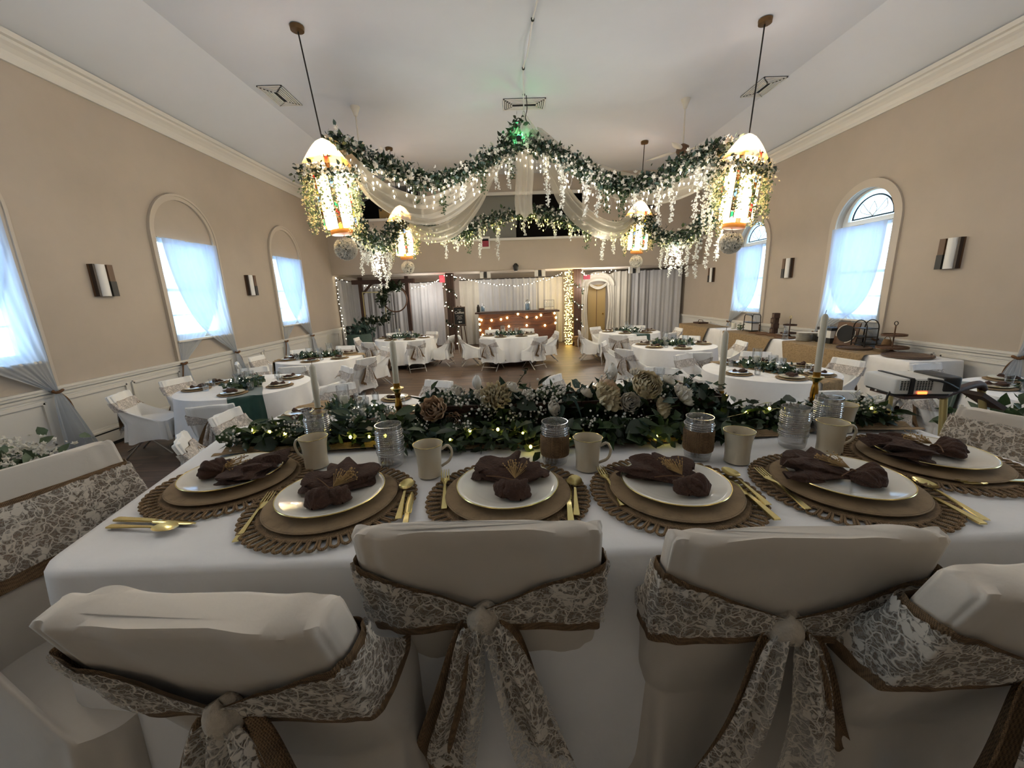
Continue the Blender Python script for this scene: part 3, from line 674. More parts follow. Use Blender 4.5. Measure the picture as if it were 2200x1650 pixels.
for k in range(4):
    o = link('glass_bottle', bt, None, (1.40+.08*k, 13.95, 1.37)); tag(o, 'clear glass bottle in the wire rack on the bar', 'bottle', 'bottles in the bar rack')
t = thing('thermos', 'white upright thermos beside the left drink dispenser on the bar', 'thermos', (-.93, 13.92, 1.253)); MB().lathe([(.05,0),(.055,.02),(.055,.17),(.035,.21)],16).build('body','dark_metal',t); MB().lathe([(.03,.21),(.03,.25),(.0,.255)],12).build('cap','black',t)

# arbor, frame, hoop
t = thing('wooden_arbor', 'dark stained wooden arbor standing before the left drapes', 'arbor', (-4.12, 14.0, 0))
for q in (-1, 1): MB().box((q*.79, 0, 1.27), (.12, .12, 2.54)).build('post', 'wood_dark', t, smooth=False)
for dy in (-.08, .08): MB().box((0, dy, 2.38), (2.1, .04, .14)).build('beam', 'wood_dark', t, smooth=False)
for q in (-1, 1):
    MB().bar((q*.75, -.02, 1.98), (q*.38, -.02, 2.34), .07, .07).build('brace', 'wood_dark', t, smooth=False)
    MB().box((q*.79, 0, .03), (.2, .6, .06)).build('foot', 'wood_dark', t, smooth=False)
t = thing('gold_picture_frame', 'thin gold rectangular frame hung in the arbor', 'frame', (-4.45, 13.95, 1.55))
for (c, d) in (((-.40,0,0),(.03,.03,.98)),((.33,0,0),(.03,.03,.98)),((-.035,0,.49),(.76,.03,.03)),((-.035,0,-.49),(.76,.03,.03))): MB().box(c,d).build('bar','gold_dull',t,smooth=False)
for q in (-.3,.25): MB().tube([(q,0,.49),(q,.02,.78)],.003,4).build('cord','twine',t)
def lettering(nm_, body, size, parent, loc):
    fc = bpy.data.curves.new(nm_, 'FONT'); fc.body = body; fc.size = size; fc.align_x = 'CENTER'; fc.extrude = .001
    o = bpy.data.objects.new(nm_, fc); COL.objects.link(o); bpy.context.view_layer.update()
    me = bpy.data.meshes.new_from_object(o.evaluated_get(bpy.context.evaluated_depsgraph_get())); bpy.data.objects.remove(o)
    me.materials.clear(); me.materials.append(MATS['chalk']); return link(nm_, me, parent, loc, (PI/2, 0, 0))
def posy(name, label, cat, path, nl, nb, spread, ls, bsz, leafmat='leaf_dark', group=None, petal='petal_white'):
    t = thing(name, label, cat, (0,0,0), 0, group); P = np.asarray(path, float); MB().tube(P, .008, 5).build('stem', 'stem', t)
    i = RNG.integers(0, len(P), nl); stuff(scatter(LEAF_S, P[i]+RNG.normal(size=(nl,3))*spread, rand_rot(nl), RNG.uniform(.7,1.3,nl)*ls).build('foliage', leafmat, t))
    me = ROSE_S_DATA[petal]
    for k in range(nb):
        q = P[RNG.integers(len(P)//6, len(P)-len(P)//6)]+RNG.normal(size=3)*spread*.6+np.array((0,-spread*.9,0)); o = link('blossom', me, t, q, (R(80)+RNG.normal()*.4, RNG.normal()*.4, RNG.uniform(0,6)), bsz*RNG.uniform(.8,1.2))
    return t
ROSE_S_DATA = {k: ROSE_S.data('blossom', k) for k in ('petal_white', 'petal_cream', 'petal_blush')}
posy('flower_garland', 'white flower and leaf garland along the foot of the gold frame', 'garland', S([(-4.98,13.85,1.08),(-4.6,13.82,1.1),(-4.2,13.85,1.12),(-4.05,13.85,1.28)],30), 260, 7, .06, .12, .12)
t = thing('flower_hoop', 'round wooden hoop hung in the arbor', 'hoop', (-3.76, 13.92, 1.78)); a = np.linspace(0, 2*PI, 41)[:-1]
MB().tube([(.40*math.cos(q),0,.42*math.sin(q)) for q in a], .022, 8, closed=True).build('ring', 'wood_mid', t); MB().tube([(.1,0,.42),(.1,.05,.58)],.004,4).build('cord','twine',t)
posy('flower_spray', 'white flower spray on the upper left of the hoop', 'flowers', [(-3.76+.42*math.cos(q),13.86,1.80+.44*math.sin(q)) for q in np.linspace(R(60),R(205),30)], 380, 8, .07, .13, .15)
# chalkboard
t = thing('chalkboard_sign', 'framed chalkboard sign on an easel beside the left pillar', 'sign', (-1.55, 13.55, 1.16))
MB().box((0,0,0),(.36,.02,.56)).build('board','chalkboard',t,smooth=False)
for (c,d) in (((-.19,-.005,0),(.025,.035,.62)),((.19,-.005,0),(.025,.035,.62)),((0,-.005,.295),(.38,.035,.03)),((0,-.005,-.295),(.38,.035,.03))): MB().box(c,d).build('frame_strip','wood_grey',t,smooth=False)
lettering('chalk_lettering', 'Coffee', .115, t, (0,-.014,.08))
MB().add([(-.06,-.012,-.20),(.0,-.012,-.17),(0,-.012,-.19),(.07,-.012,-.19),(.07,-.012,-.21),(0,-.012,-.21),(0,-.012,-.23)],[(0,1,2,3,4,5,6)]).build('chalk_arrow','chalk',t,smooth=False)
for z_, w_ in ((.2,.12),(.0,.2),(-.05,.14),(-.1,.17)): MB().tube(S([(-w_/2,-.012,z_),(-w_/4,-.012,z_+.012),(0,-.012,z_-.005),(w_/4,-.012,z_+.01),(w_/2,-.012,z_)],14),.004,4).build('chalk_stroke','chalk',t)
t = thing('easel', 'dark wooden easel under the chalkboard sign', 'easel', (-1.55, 13.6, 0))
for q in (-1,1): MB().bar((q*.22,.0,.02),(q*.05,.03,1.5),.03,.02).build('leg','wood_dark',t,smooth=False)
MB().bar((0,.4,.02),(0,.03,1.4),.03,.02).build('rear_leg','wood_dark',t,smooth=False); MB().box((0,-.02,.84),(.4,.06,.03)).build('ledge','wood_dark',t,smooth=False)
# basket at the pillar foot
t = thing('woven_basket', 'brown woven basket at the foot of the right pillar', 'basket', (2.50, 13.62, 0))
for k in range(6): MB().lathe([(.13+.004*k,.01+k*.055),(.15+.004*k,.035+k*.055),(.135+.004*k,.06+k*.055)],18).build('coil','basket',t)
# exit sign, wall sign, spot and emergency lamps
t = thing('exit_sign', 'small glowing red exit sign by the left pillar', 'sign', (-2.1, 13.85, 2.40)); MB().box((0,0,0),(.16,.05,.22)).build('housing','red_exit',t,smooth=False)
lettering('exit_lettering', 'EXIT', .065, t, (0,-.027,-.02))
t = thing('exit_sign', 'pale red exit sign above the draped doorway', 'sign', (2.95, 14.6, 2.33)); MB().box((0,0,0),(.24,.05,.15)).build('housing','red_sign',t,smooth=False)
t = thing('wall_plaque', 'small square red plaque with white border on the balcony front', 'plaque', (-.55, YF-.03, 3.43)); MB().box((0,0,0),(.28,.03,.36)).build('border','trim',t,smooth=False); MB().box((0,-.02,0),(.2,.02,.24)).build('face','red_sign',t,smooth=False); MB().box((0,-.025,.10),(.2,.02,.03)).build('dark_top','black',t,smooth=False)
t = thing('spotlight', 'black spotlight hung on the lower edge of the balcony front', 'spotlight', (.38, YF-.12, 2.68)); MB().lathe([(.05,-.14),(.08,-.1),(.08,.02),(.05,.08),(.02,.1)],14).build('body','black',t); MB().box((0,.06,.02),(.18,.04,.05)).build('yoke','black',t,smooth=False); MB().lathe([(.045,-.15),(.045,-.14)],12).build('lens','white_plastic',t)
for x, lb in ((-.62,'twin-lamp emergency light under the balcony left of the spotlight'),(1.18,'twin-lamp emergency light under the balcony right of the spotlight'),(4.3,'twin-lamp emergency light under the balcony above the right drapes')):
    t = thing('emergency_light', lb, 'light', (x, 13.5, 2.47), 0, 'emergency lights'); MB().box((0,.04,0),(.1,.06,.2)).build('body','black',t,smooth=False)
    for q in (-1,1): MB().box((q*.12,0,0),(.11,.1,.2)).build('lamp','white_plastic',t,smooth=False)
t = thing('speaker_box', 'tan box with a dark top standing in the left balcony opening', 'speaker', (-3.62, 13.42, 4.27)); MB().box((0,0,.13),(.42,.26,.26)).build('cabinet','door_tan',t,smooth=False); MB().box((0,0,.31),(.42,.3,.1)).build('top_unit','black',t,smooth=False)
for q in (-.14,.14): MB().box((q,-.14,.22),(.05,.02,.04)).build('latch','black',t,smooth=False)
t = thing('wall_projector', 'small dark red and black unit on the balcony wall at the right', 'projector', (4.55, YF-.1, 4.35)); MB().box((0,0,.0),(.3,.2,.14)).build('body','black',t,smooth=False); MB().ball((-.06,-.02,.2),.09,10).build('head','black',t); MB().box((.02,.0,.08),(.06,.06,.14)).build('stalk','dark_metal',t,smooth=False)
# gift table corner left of the arbor
t = thing('side_table', 'small dark draped table with greenery at the far left corner', 'table', (-4.75, 12.9, 0)); MB().lathe([(.42,.02),(.40,.3),(.38,.70),(.36,.74),(0,.745)],24).build('cloth','leaf_blue',t)
t = thing('card_box', 'small lantern-like card box on the far left corner table', 'box', (-5.0, 12.9, .745))
for (c,d) in (((-.1,0,.12),(.015,.2,.24)),((.1,0,.12),(.015,.2,.24)),((0,0,.24),(.215,.2,.015)),((0,0,.008),(.215,.2,.015))): MB().box(c,d).build('panel','dark_metal',t,smooth=False)
posy('greenery_bunch', 'bluish green eucalyptus bunch on the far left corner table', 'greenery', S([(-4.85,12.85,.78),(-4.6,12.8,.92),(-4.4,12.85,.82)],16), 160, 3, .09, .16, .10, 'leaf_blue')

# ================================================================== skirted chairs
def chair_surface(H, seed, hem=.2, foldk=1.0, lean=.10, wide=.225, TH=.04, upk=1.0):
    ph = np.random.default_rng(seed).uniform(0, 6, 6); zs_ = .44
    def surf(th, z):
        th, z = np.broadcast_arrays(np.asarray(th, float), np.asarray(z, float))
        c, s_ = np.cos(th), np.sin(th); p = .34
        cx = np.sign(c)*np.abs(c)**p; sy = np.sign(s_)*np.abs(s_)**p
        up = ss(zs_-.002, zs_+.012, z); t = np.clip((z-zs_)/(H-zs_), 0, 1); lo = np.clip(1-z/zs_, 0, 1)
        a = wide+.028*lo-.010*t
        yb = -.02-.035*lo-lean*t
        yf = np.where(z < zs_, .43+.03*lo, yb+TH+(.43-yb-TH)*np.clip(1-t*1.25, 0, 1)**2.0)
        y = yb+(sy+1)/2*(yf-yb)
        cen = (1-ss(.80, .97, np.abs(cx)))*up*(sy > 0)
        y = y*(1-cen)+np.minimum(y, yb+TH)*cen
        x = a*cx
        fo = foldk*(.016*lo+.003*upk)*(np.sin(9*th+ph[0])+.7*np.sin(5*th+ph[1]+z*4)+.4*np.sin(17*th+ph[2]))
        x = x+fo*c; y = y+fo*s_
        y = y+.006*foldk*upk*np.sin(7*x/.2+ph[3]+z*9)*up
        return x, y
    return surf
def cover_mb(H, seed, n=56, hem=.2, foldk=1.0, lean=.10, nz=8, wide=.225, TH=.04, upk=1.0):
    sf = chair_surface(H, seed, hem, foldk, lean, wide, TH, upk); th = np.linspace(0, 2*PI, n, endpoint=False)
    Z = list(np.linspace(hem, .43, nz)) + [.438, .445, .455] + list(np.linspace(.48, H-.03, nz+2)) + [H-.010]
    mb = MB(); V = []
    wob = .012*foldk*np.sin(th*6+seed)
    for z in Z:
        x, y = sf(th, z); zz = np.full(n, z) + (wob if z < .3 else 0)
        V.append(np.stack([x, y, zz], -1))
    x, y = sf(th, H-.01); xm = x*.985; ym = y.mean()+(y-y.mean())*.92; V.append(np.stack([xm, ym, np.full(n, H-.002)+.003*np.sin(th*7)], -1))
    V.append(np.stack([x*.965, y.mean()+(y-y.mean())*.5, np.full(n, H+.002)+.003*np.sin(th*5)], -1)); k = len(V)
    F = [(i*n+j, i*n+(j+1)%n, (i+1)*n+(j+1)%n, (i+1)*n+j) for i in range(k-1) for j in range(n)] + [tuple((k-1)*n+j for j in range(n))]
    return mb.add(np.concatenate(V), F), sf
def sash_mb(sf, zc, h, eps, n=72, nv=5, pinch=.72, scallop=0.0, drop=.04):
    def fn(u, v):
        th = u*2*PI; c, s_ = np.cos(th), np.sin(th); cx = np.sign(c)*np.abs(c)**.34
        back = (s_ < 0)*np.clip(1-np.abs(cx), 0, 1)
        hh = h*(1-pinch*back); z0 = zc-drop*back
        z = z0+hh*(2*v-1) + scallop*np.abs(np.sin(th*22))*(np.abs(2*v-1) > .95)*np.sign(2*v-1)*(1-back)
        x, y = sf(th, z); e = eps*(1+.6*np.sin(v*PI*3+th*9)*.3)
        return x+e*c*1.2, y+e*np.sign(s_)*np.minimum(1, np.abs(s_)*3)-.010*back, z
    return MB().grid(fn, n, nv, cu=True)
def ribbon(x0, y0, z0, dx, L_, w0, w1, ph, nu=10, nv=18, slant=.05, lift=.0, fold=.014, dy=-.03):
    def fn(u, v):
        w_ = w0+(w1-w0)*v**.55; q = u-.5
        x = x0+dx*v**.8+q*w_+.012*np.sin(v*5+ph)*v; z = z0+lift*np.sin(PI*np.clip(v*2.2, 0, 1))-L_*v-slant*q*v+.006*np.sin(u*17+ph)*(v > .97)
        y = y0+dy*np.sin(PI*np.clip(v*1.1, 0, 1))*.6-fold*np.sin(u*2*PI*1.6+ph)*(.35+.65*np.sin(PI*np.clip(v+.1, 0, 1)))
        return x, y, z
    return MB().grid(fn, nu, nv)
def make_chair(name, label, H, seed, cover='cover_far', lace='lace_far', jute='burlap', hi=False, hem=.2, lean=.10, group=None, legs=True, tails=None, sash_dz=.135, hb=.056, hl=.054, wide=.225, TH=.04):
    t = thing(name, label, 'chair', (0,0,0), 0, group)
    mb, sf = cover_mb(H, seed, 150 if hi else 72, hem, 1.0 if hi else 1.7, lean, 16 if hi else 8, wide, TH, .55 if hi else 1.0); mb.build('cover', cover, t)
    zc = H-sash_dz
    sash_mb(sf, zc, hb, .006, 160 if hi else 64, 7 if hi else 3).build('burlap_sash', jute, t)
    sash_mb(sf, zc+(.012 if hi else -.002), hl, .011, 200 if hi else 64, 9 if hi else 3, scallop=.006).build('lace_sash', lace, t)
    zk = zc-.035; yk = float(sf(-PI/2, zk)[1])-.02
    kn = MB(); kn.grid(lambda u, v: (.030*np.cos(u*2*PI)*np.sin(PI*v)**.6*(1+.12*np.sin(u*18)), yk+.024*np.sin(u*2*PI)*np.sin(PI*v)**.6, zk+.030*np.cos(PI*v)+.006*np.sin(u*11)), 22, 9, cu=True)
    kn.build('knot', lace if not hi else 'knot_cloth', t)
    nu, nv = (22, 34) if hi else (6, 8)
    for (mt, nm_, a) in (tails or ((jute, 'burlap_tail', (-.02, .006, zk, -.09, .30, .05, .13, 1.0)), (jute, 'burlap_tail', (.02, .006, zk, .10, .24, .05, .12, 2.2)), (lace, 'lace_tail', (-.015, -.012, zk, -.05, .27, .035, .10, .3)), (lace, 'lace_tail', (.02, -.016, zk, .07, .31, .035, .12, 1.9)))):
        a = list(a); a[1] += yk
        if a[2] is None: a[2] = zk
        ribbon(*a, nu=nu, nv=nv).build(nm_, mt, t)
    if legs:
        for q in (-1, 1):
            MB().tube([(q*.19, .34, .43), (q*.20, -.075, .0)], .011, 6).build('leg', 'steel', t)
            MB().tube([(q*.17, .03, .43), (q*.19, .40, .0)], .011, 6).build('leg', 'steel', t)
        MB().tube([(-.198, -.045, .035+.06), (.198, -.045, .035+.06)], .008, 6).build('crossbar', 'steel', t)
        MB().tube([(-.19, .38, .10), (.19, .38, .10)], .008, 6).build('crossbar', 'steel', t)
    return t
M('knot_cloth', '#c6b9a6', 0.9, var=.1, vs=60, bump=.6, bs=120)
protos = [make_chair('covered_chair', 'x', .80, 11+k) for k in range(3)]
used = [False]*3
def place_chair(x, y, face, label, group, k):
    """face: direction (radians) the sitter looks"""
    k %= 3
    o = protos[k] if not used[k] else copy_tree(protos[k]); used[k] = True
    o.location = (x, y, 0); o.rotation_euler = (0, 0, face-PI/2); tag(o, label, 'chair', group); return o

# ================================================================== round tables
def cloth_mb(seed, r=.78, zt=.752, zh=.14, n=150, flare=.07):
    ph = np.random.default_rng(seed).uniform(0, 6, 5); th = np.linspace(0, 2*PI, n, endpoint=False); V = []
    for rr in (0.02, r*.6, r*.97): V.append(np.stack([rr*np.cos(th), rr*np.sin(th), np.full(n, zt)], -1))
    V.append(np.stack([(r+.004)*np.cos(th), (r+.004)*np.sin(th), np.full(n, zt-.008)], -1))
    for k in range(1, 13):
        v = k/12; z = zt-.01-(zt-zh)*v
        f = (np.sin(11*th+ph[0]+.5*np.sin(3*th+ph[1]))+.6*np.sin(19*th+ph[2]))*.028*v**.7+.012*np.sin(4*th+ph[3])*v
        rr = r+.006+flare*v**1.2*.6+f; V.append(np.stack([rr*np.cos(th), rr*np.sin(th), np.full(n, z)+.01*np.sin(5*th+ph[4])*v], -1))
    k = len(V); F = [(i*n+j, i*n+(j+1)%n, (i+1)*n+(j+1)%n, (i+1)*n+j) for i in range(k-1) for j in range(n)] + [tuple(range(n))[::-1]]
    return MB().add(np.concatenate(V), F)
CLOTHS = [cloth_mb(5+k).data('tablecloth', 'cloth_far' if False else 'cloth') for k in range(3)]
tproto = thing('round_table', 'x', 'table'); MB().lathe([(.0,.72),(.75,.72),(.762,.735),(.75,.75),(0,.75)], 40).build('tabletop', 'wood_mid', tproto)
for k in range(4): a = PI/4+k*PI/2; MB().tube([(.5*math.cos(a), .5*math.sin(a), .72), (.55*math.cos(a), .55*math.sin(a), 0)], .018, 6).build('leg', 'dark_metal', tproto)
tused = [False]
# small tableware shared by the round tables
D_charger = MB().lathe([(0,.0),(.15,.0),(.162,.004),(.165,.010),(.158,.012),(0,.011)], 28).data('charger_plate', 'charger')
D_plate = MB().lathe([(0,.0),(.07,.0),(.08,.004),(.128,.016),(.131,.018),(.128,.0195),(.08,.009),(.0,.006)], 28).data('dinner_plate', 'china')
D_rim = MB().tube([(.1295*math.cos(a), .1295*math.sin(a), .018) for a in np.linspace(0, 2*PI, 33)[:-1]], .0022, 5, closed=True).data('gold_rim', 'gold')
def napkin_mb(seed, hi=False):
    """linen napkin gathered by twine: rolled knob at -y, ruffled fan at +y"""
    ph = np.random.default_rng(seed).uniform(0, 6, 8)
    def fn(u, v):
        s_ = -.085+.20*v; a = u*2*PI
        knob = np.exp(-((s_+.055)/.032)**2); fan = ss(-.02, .085, s_)
        wx = .010+.024*knob+.066*fan; wz = .008+.020*knob+.017*fan
        rf = 1+.22*fan*np.sin(a*5+ph[0]+v*3)+.10*np.sin(a*9+ph[1]+v*8)+.12*knob*np.sin(a*4+v*20+ph[2])
        x = wx*np.cos(a)*rf+.012*fan*np.sin(v*7+ph[3]); z = wz*np.sin(a)*rf+.5*wz
        y = s_+.018*fan*np.sin(a*6+ph[4])*(v > .7)
        e = np.where(v < .04, v/.04, 1.0)*np.where(v > .985, .35, 1)
        return x*np.maximum(e, .1), y, np.maximum(z*np.maximum(e, .3), .001)
    return MB().grid(fn, 48 if hi else 16, 40 if hi else 14, cu=True)
D_napkins = [napkin_mb(60+k).data('napkin', 'napkin') for k in range(3)]
D_tumbler = MB().lathe([(.030,0),(.034,.002),(.038,.10),(.036,.10),(.032,.008),(0,.006)], 14).data('tumbler', 'glass')
D_pillar = MB().lathe([(.038,0),(.04,.005),(.04,.145),(.034,.15),(0,.146)], 16).data('pillar_candle', 'candle')
D_pillar_s = MB().lathe([(.034,0),(.036,.005),(.036,.095),(.03,.10),(0,.096)], 16).data('pillar_candle', 'candle')
D_hurr = MB().lathe([(.055,0),(.058,.003),(.058,.26),(.056,.26),(.055,.006),(0,.004)], 18).data('hurricane_glass', 'glass')
D_wick = MB().tube([(0,0,.145),(0,.002,.165)], .0015, 5).data('wick', 'wick')
D_fork = MB().box((0,0,.002),(.012,.19,.002)).data('cutlery', 'gold')
def flat_runner(cx, cy, ang, w_, mat, label, drop=.34, z=.7565):
    t = thing('table_runner', label, 'runner', (cx, cy, 0), ang); r = .80
    L_ = r+drop
    def fn(u, v):
        s_ = (v*2-1)*L_; x = (u-.5)*w_+.006*np.sin(s_*9+u*5); edge = np.sqrt(np.maximum(r*r-x*x, 0))
        over = np.maximum(np.abs(s_)-edge, 0); y = np.sign(s_)*(np.minimum(np.abs(s_), edge)+.016*(over > 0)+.10*over+.012*np.sin(u*18)*np.minimum(1, over*8))
        return x, y, z-over+.002*np.sin(u*11+s_*7)*(over == 0)
    MB().grid(fn, 16, 80).build('cloth', mat, t); return t
def table_set(cx, cy, chairs, desc, ci, runner=None, rang=0.0, seed=0, d=1.22, settings=None, short=None):
    rg = np.random.default_rng(seed+300)
    o = tproto if not tused[0] else copy_tree(tproto); tused[0] = True
    o.location = (cx, cy, 0); tag(o, 'round folding table under the white cloth, ' + desc, 'table', 'round tables')
    o = link('tablecloth', CLOTHS[ci%3], None, (cx, cy, 0), (0, 0, rg.uniform(0, 6))); tag(o, 'white skirted tablecloth on the table ' + desc, 'tablecloth', 'white round tablecloths')
    if runner: flat_runner(cx, cy, rang, .36, runner, ('dark green velvet' if 'green' in runner else 'tan burlap') + ' runner across the table ' + desc)
    used_w = {}
    def where(an, key):
        names = ['right', 'far right', 'far side', 'far left', 'left', 'near left', 'near side', 'near right']; k = int(round((an % 360)/45)) % 8
        for dk in (0, 1, -1, 2, -2, 3, -3, 4):
            if (key, (k+dk) % 8) not in used_w: used_w[(key, (k+dk) % 8)] = 1; return names[(k+dk) % 8]
    for i, an in enumerate(chairs):
        a = R(an); dd = d+rg.uniform(-.02, .06)
        place_chair(cx+dd*math.cos(a), cy+dd*math.sin(a), a+PI+rg.uniform(-.06, .06), 'white skirted chair at the %s of the table %s' % (where(an, 'c'), desc), 'skirted chairs around the round tables', i+seed)
    for i, an in enumerate(settings or chairs):
        a = R(an); px, py = cx+.56*math.cos(a), cy+.56*math.sin(a); z = .757; wd = where(an, 's') + ' of the table ' + desc
        tag(link('charger_plate', D_charger, None, (px, py, z)), 'woven tan charger at the ' + wd, 'charger', 'chargers on the round tables')
        p = tag(link('dinner_plate', D_plate, None, (px, py, z+.012)), 'gold-rimmed plate at the ' + wd, 'plate', 'plates on the round tables'); link('gold_rim', D_rim, p)
        tag(link('napkin', D_napkins[i%3], None, (px, py, z+.030), (0, 0, a+rg.uniform(1.0, 2.6)), .85), 'brown tied napkin at the ' + wd, 'napkin', 'napkins on the round tables')
        b = a+.36; tag(link('tumbler', D_tumbler, None, (cx+.44*math.cos(b), cy+.44*math.sin(b), z)), 'clear tumbler at the ' + wd, 'glass', 'tumblers on the round tables')
    # centrepiece: candles in glass among greenery
    t = thing('greenery_centrepiece', 'leafy centrepiece with tiny lights on the table ' + desc, 'centrepiece', (cx, cy, .757), rang, 'table centrepieces')
    n = 420; P = np.stack([rg.normal(size=n)*.075, rg.uniform(-.36, .36, n), np.abs(rg.normal(size=n))*.030+.012], -1)
    h = n//2
    stuff(scatter(LEAF_S, P[:h], rand_rot(h, rg), rg.uniform(.05, .10, h)).build('foliage', 'leaf_mid', t)); stuff(scatter(LEAF_S, P[h:], rand_rot(n-h, rg), rg.uniform(.05, .10, n-h)).build('foliage', 'leaf_blue', t))
    MB().tube(S([(0,-.36,.02),(.03,-.1,.03),(-.03,.1,.03),(0,.36,.02)], 14), .005, 5).build('stem', 'stem', t)
    Q = np.stack([rg.normal(size=14)*.07, rg.uniform(-.3, .3, 14), rg.uniform(.05, .09, 14)], -1); stuff(scatter(BULB, Q, np.repeat(np.eye(3)[None], 14, 0), np.full(14, .007)).build('bulb_strand', 'fairy', t))
    Q = np.stack([rg.normal(size=10)*.07, rg.uniform(-.3, .3, 10), rg.uniform(.05, .08, 10)], -1); stuff(scatter(ROSE_S, Q, rand_rot(10, rg), np.full(10, .045)).build('blossoms', 'petal_white', t))
    for k, (dx, dy, me, sc_) in enumerate(((.0, .17, D_pillar, 1.0), (.05, -.02, D_pillar_s, 1.0), (-.06, -.20, D_pillar_s, .8))):
        v = rotz(rang) @ np.array((dx, dy, 0)); x, y = cx+v[0], cy+v[1]
        p = tag(link('pillar_candle', me, None, (x, y, .763), None, sc_), ('tall', 'short', 'lowest')[k] + ' ivory candle in glass on the table ' + desc, 'candle', 'pillar candles on the round tables'); link('wick', D_wick, p, (0, 0, 0 if me is D_pillar else -.05))
        tag(link('hurricane_glass', D_hurr, None, (x, y, .758), None, (1, 1, 1.0 if k == 0 else .72)), 'clear glass cylinder around the ' + ('tall', 'short', 'lowest')[k] + ' candle on the table ' + desc, 'glass cylinder', 'glass cylinders on the round tables')
table_set(-2.78, 10.9, [-64,-116,-12,66,118,178], 'before the arbor', 0, None, PI/2, 1)
table_set(.08, 10.75, [-56,-114,4,-172,112,66], 'before the bar', 1, None, PI/2, 2)
table_set(3.3, 10.6, [172,120,62,2,-118,-60], 'before the draped doorway', 2, 'green_velvet', .15, 3)
table_set(3.3, 7.75, [-150,-96,158,103,52,-6], 'in the middle right', 0, None, PI/2, 4)
table_set(3.45, 5.1, [-98,-158,116,64,12,-48], 'beside the buffet end', 1, 'burlap_runner', .35, 5)
table_set(-3.65, 7.75, [176,-148,-84,-30,40,92,132], 'in the middle left', 2, 'burlap_runner', -1.2, 6)
table_set(-3.55, 5.3, [162,-160,-72,-16,118,42], 'with the green runner at left', 0, 'green_velvet', .55, 7)
table_set(-1.5, 3.75, [62,120,178,-150], 'beyond the head table, left', 1, 'burlap_runner', 1.0, 8, settings=[62,120,178,-150,0,-100,-50])
table_set(1.5, 4.05, [136,64,-42], 'beyond the head table, right', 2, 'burlap_runner', -.9, 9, settings=[136,84,30,-40,180,-100])
table_set(5.42, 3.55, [92,168], 'beyond the projector', 0, 'green_velvet', .9, 10, settings=[92,150,210])

# ================================================================== head table on the platform
ZT, ZS = 1.34, .58
def rrect(x0, x1, y0, y1, r, n=24):
    P = []
    for (cx, cy, a0) in ((x1-r, y0+r, -PI/2), (x1-r, y1-r, 0), (x0+r, y1-r, PI/2), (x0+r, y0+r, PI)):
        for a in np.linspace(a0, a0+PI/2, n//4): P.append((cx+r*math.cos(a), cy+r*math.sin(a)))
    P = np.array(P); Q = []
    for i in range(len(P)):
        a, b = P[i], P[(i+1) % len(P)]; L_ = np.linalg.norm(b-a); k = max(1, int(L_/.02))
        for j in range(k): Q.append(a+(b-a)*j/k)
    return np.array(Q)
HX0, HX1, HY0, HY1 = -.965, 1.44, .70, 1.62
t = thing('head_table', 'long folding head table hidden under the white cloth in front', 'table', ((HX0+HX1)/2, (HY0+HY1)/2, ZS))
MB().box((0,0,ZT-ZS-.025),(HX1-HX0-.04,HY1-HY0-.04,.03)).build('tabletop','wood_mid',t,smooth=False)
for sx in (-1,1):
    for sy in (-1,1): MB().tube([(sx*1.05,sy*.35,ZT-ZS-.04),(sx*1.05,sy*.35,0)],.018,8).build('leg','dark_metal',t)
O = rrect(HX0, HX1, HY0, HY1, .06); O[:,0] -= .20*(O[:,1]-HY0)/(HY1-HY0)*ss(.2,-.95,O[:,0]); n = len(O); cen = O.mean(0); nrm = np.roll(O,-1,0)-np.roll(O,1,0); nrm = np.stack([nrm[:,1],-nrm[:,0]],-1); nrm /= np.linalg.norm(nrm,axis=1)[:,None]
V = [np.column_stack([cen+(O-cen)*k, np.full(n, ZT)]) for k in (.02, .5, .9, .985)] + [np.column_stack([O, np.full(n, ZT-.004)]), np.column_stack([O+nrm*.006, np.full(n, ZT-.014)])]
sarc = np.arange(n)*.02
for k in range(1, 15):
    v = k/14; z = ZT-.02-(ZT-ZS-.06)*v
    f = (.022*np.sin(sarc*9+.8*np.sin(sarc*2.3))+.014*np.sin(sarc*17+1))*v**1.1+.03*v
    V.append(np.column_stack([O+nrm*(.008+f)[:,None], np.full(n, z)+.004*np.sin(sarc*6)*v]))
k = len(V)
tc_ = MB().add(np.concatenate(V), [(i*n+j, i*n+(j+1)%n, (i+1)*n+(j+1)%n, (i+1)*n+j) for i in range(k-1) for j in range(n)]+[tuple(range(n))[::-1]]).build('tablecloth','cloth'); tag(tc_, 'large white cloth draped over the long head table in front', 'tablecloth')
# gathered burlap runner
t = thing('table_runner', 'tan gathered burlap runner along the far half of the head table', 'runner')
MB().grid(lambda u, v: (-1.0+2.42*u, 1.25+.28*v+.022*np.sin(u*9)+.008*np.sin(u*31+v*6), ZT+.004+.006*(1+np.sin(v*2*PI*5+u*14+1.2*np.sin(u*23)))), 160, 44).build('cloth', 'burlap_runner', t)

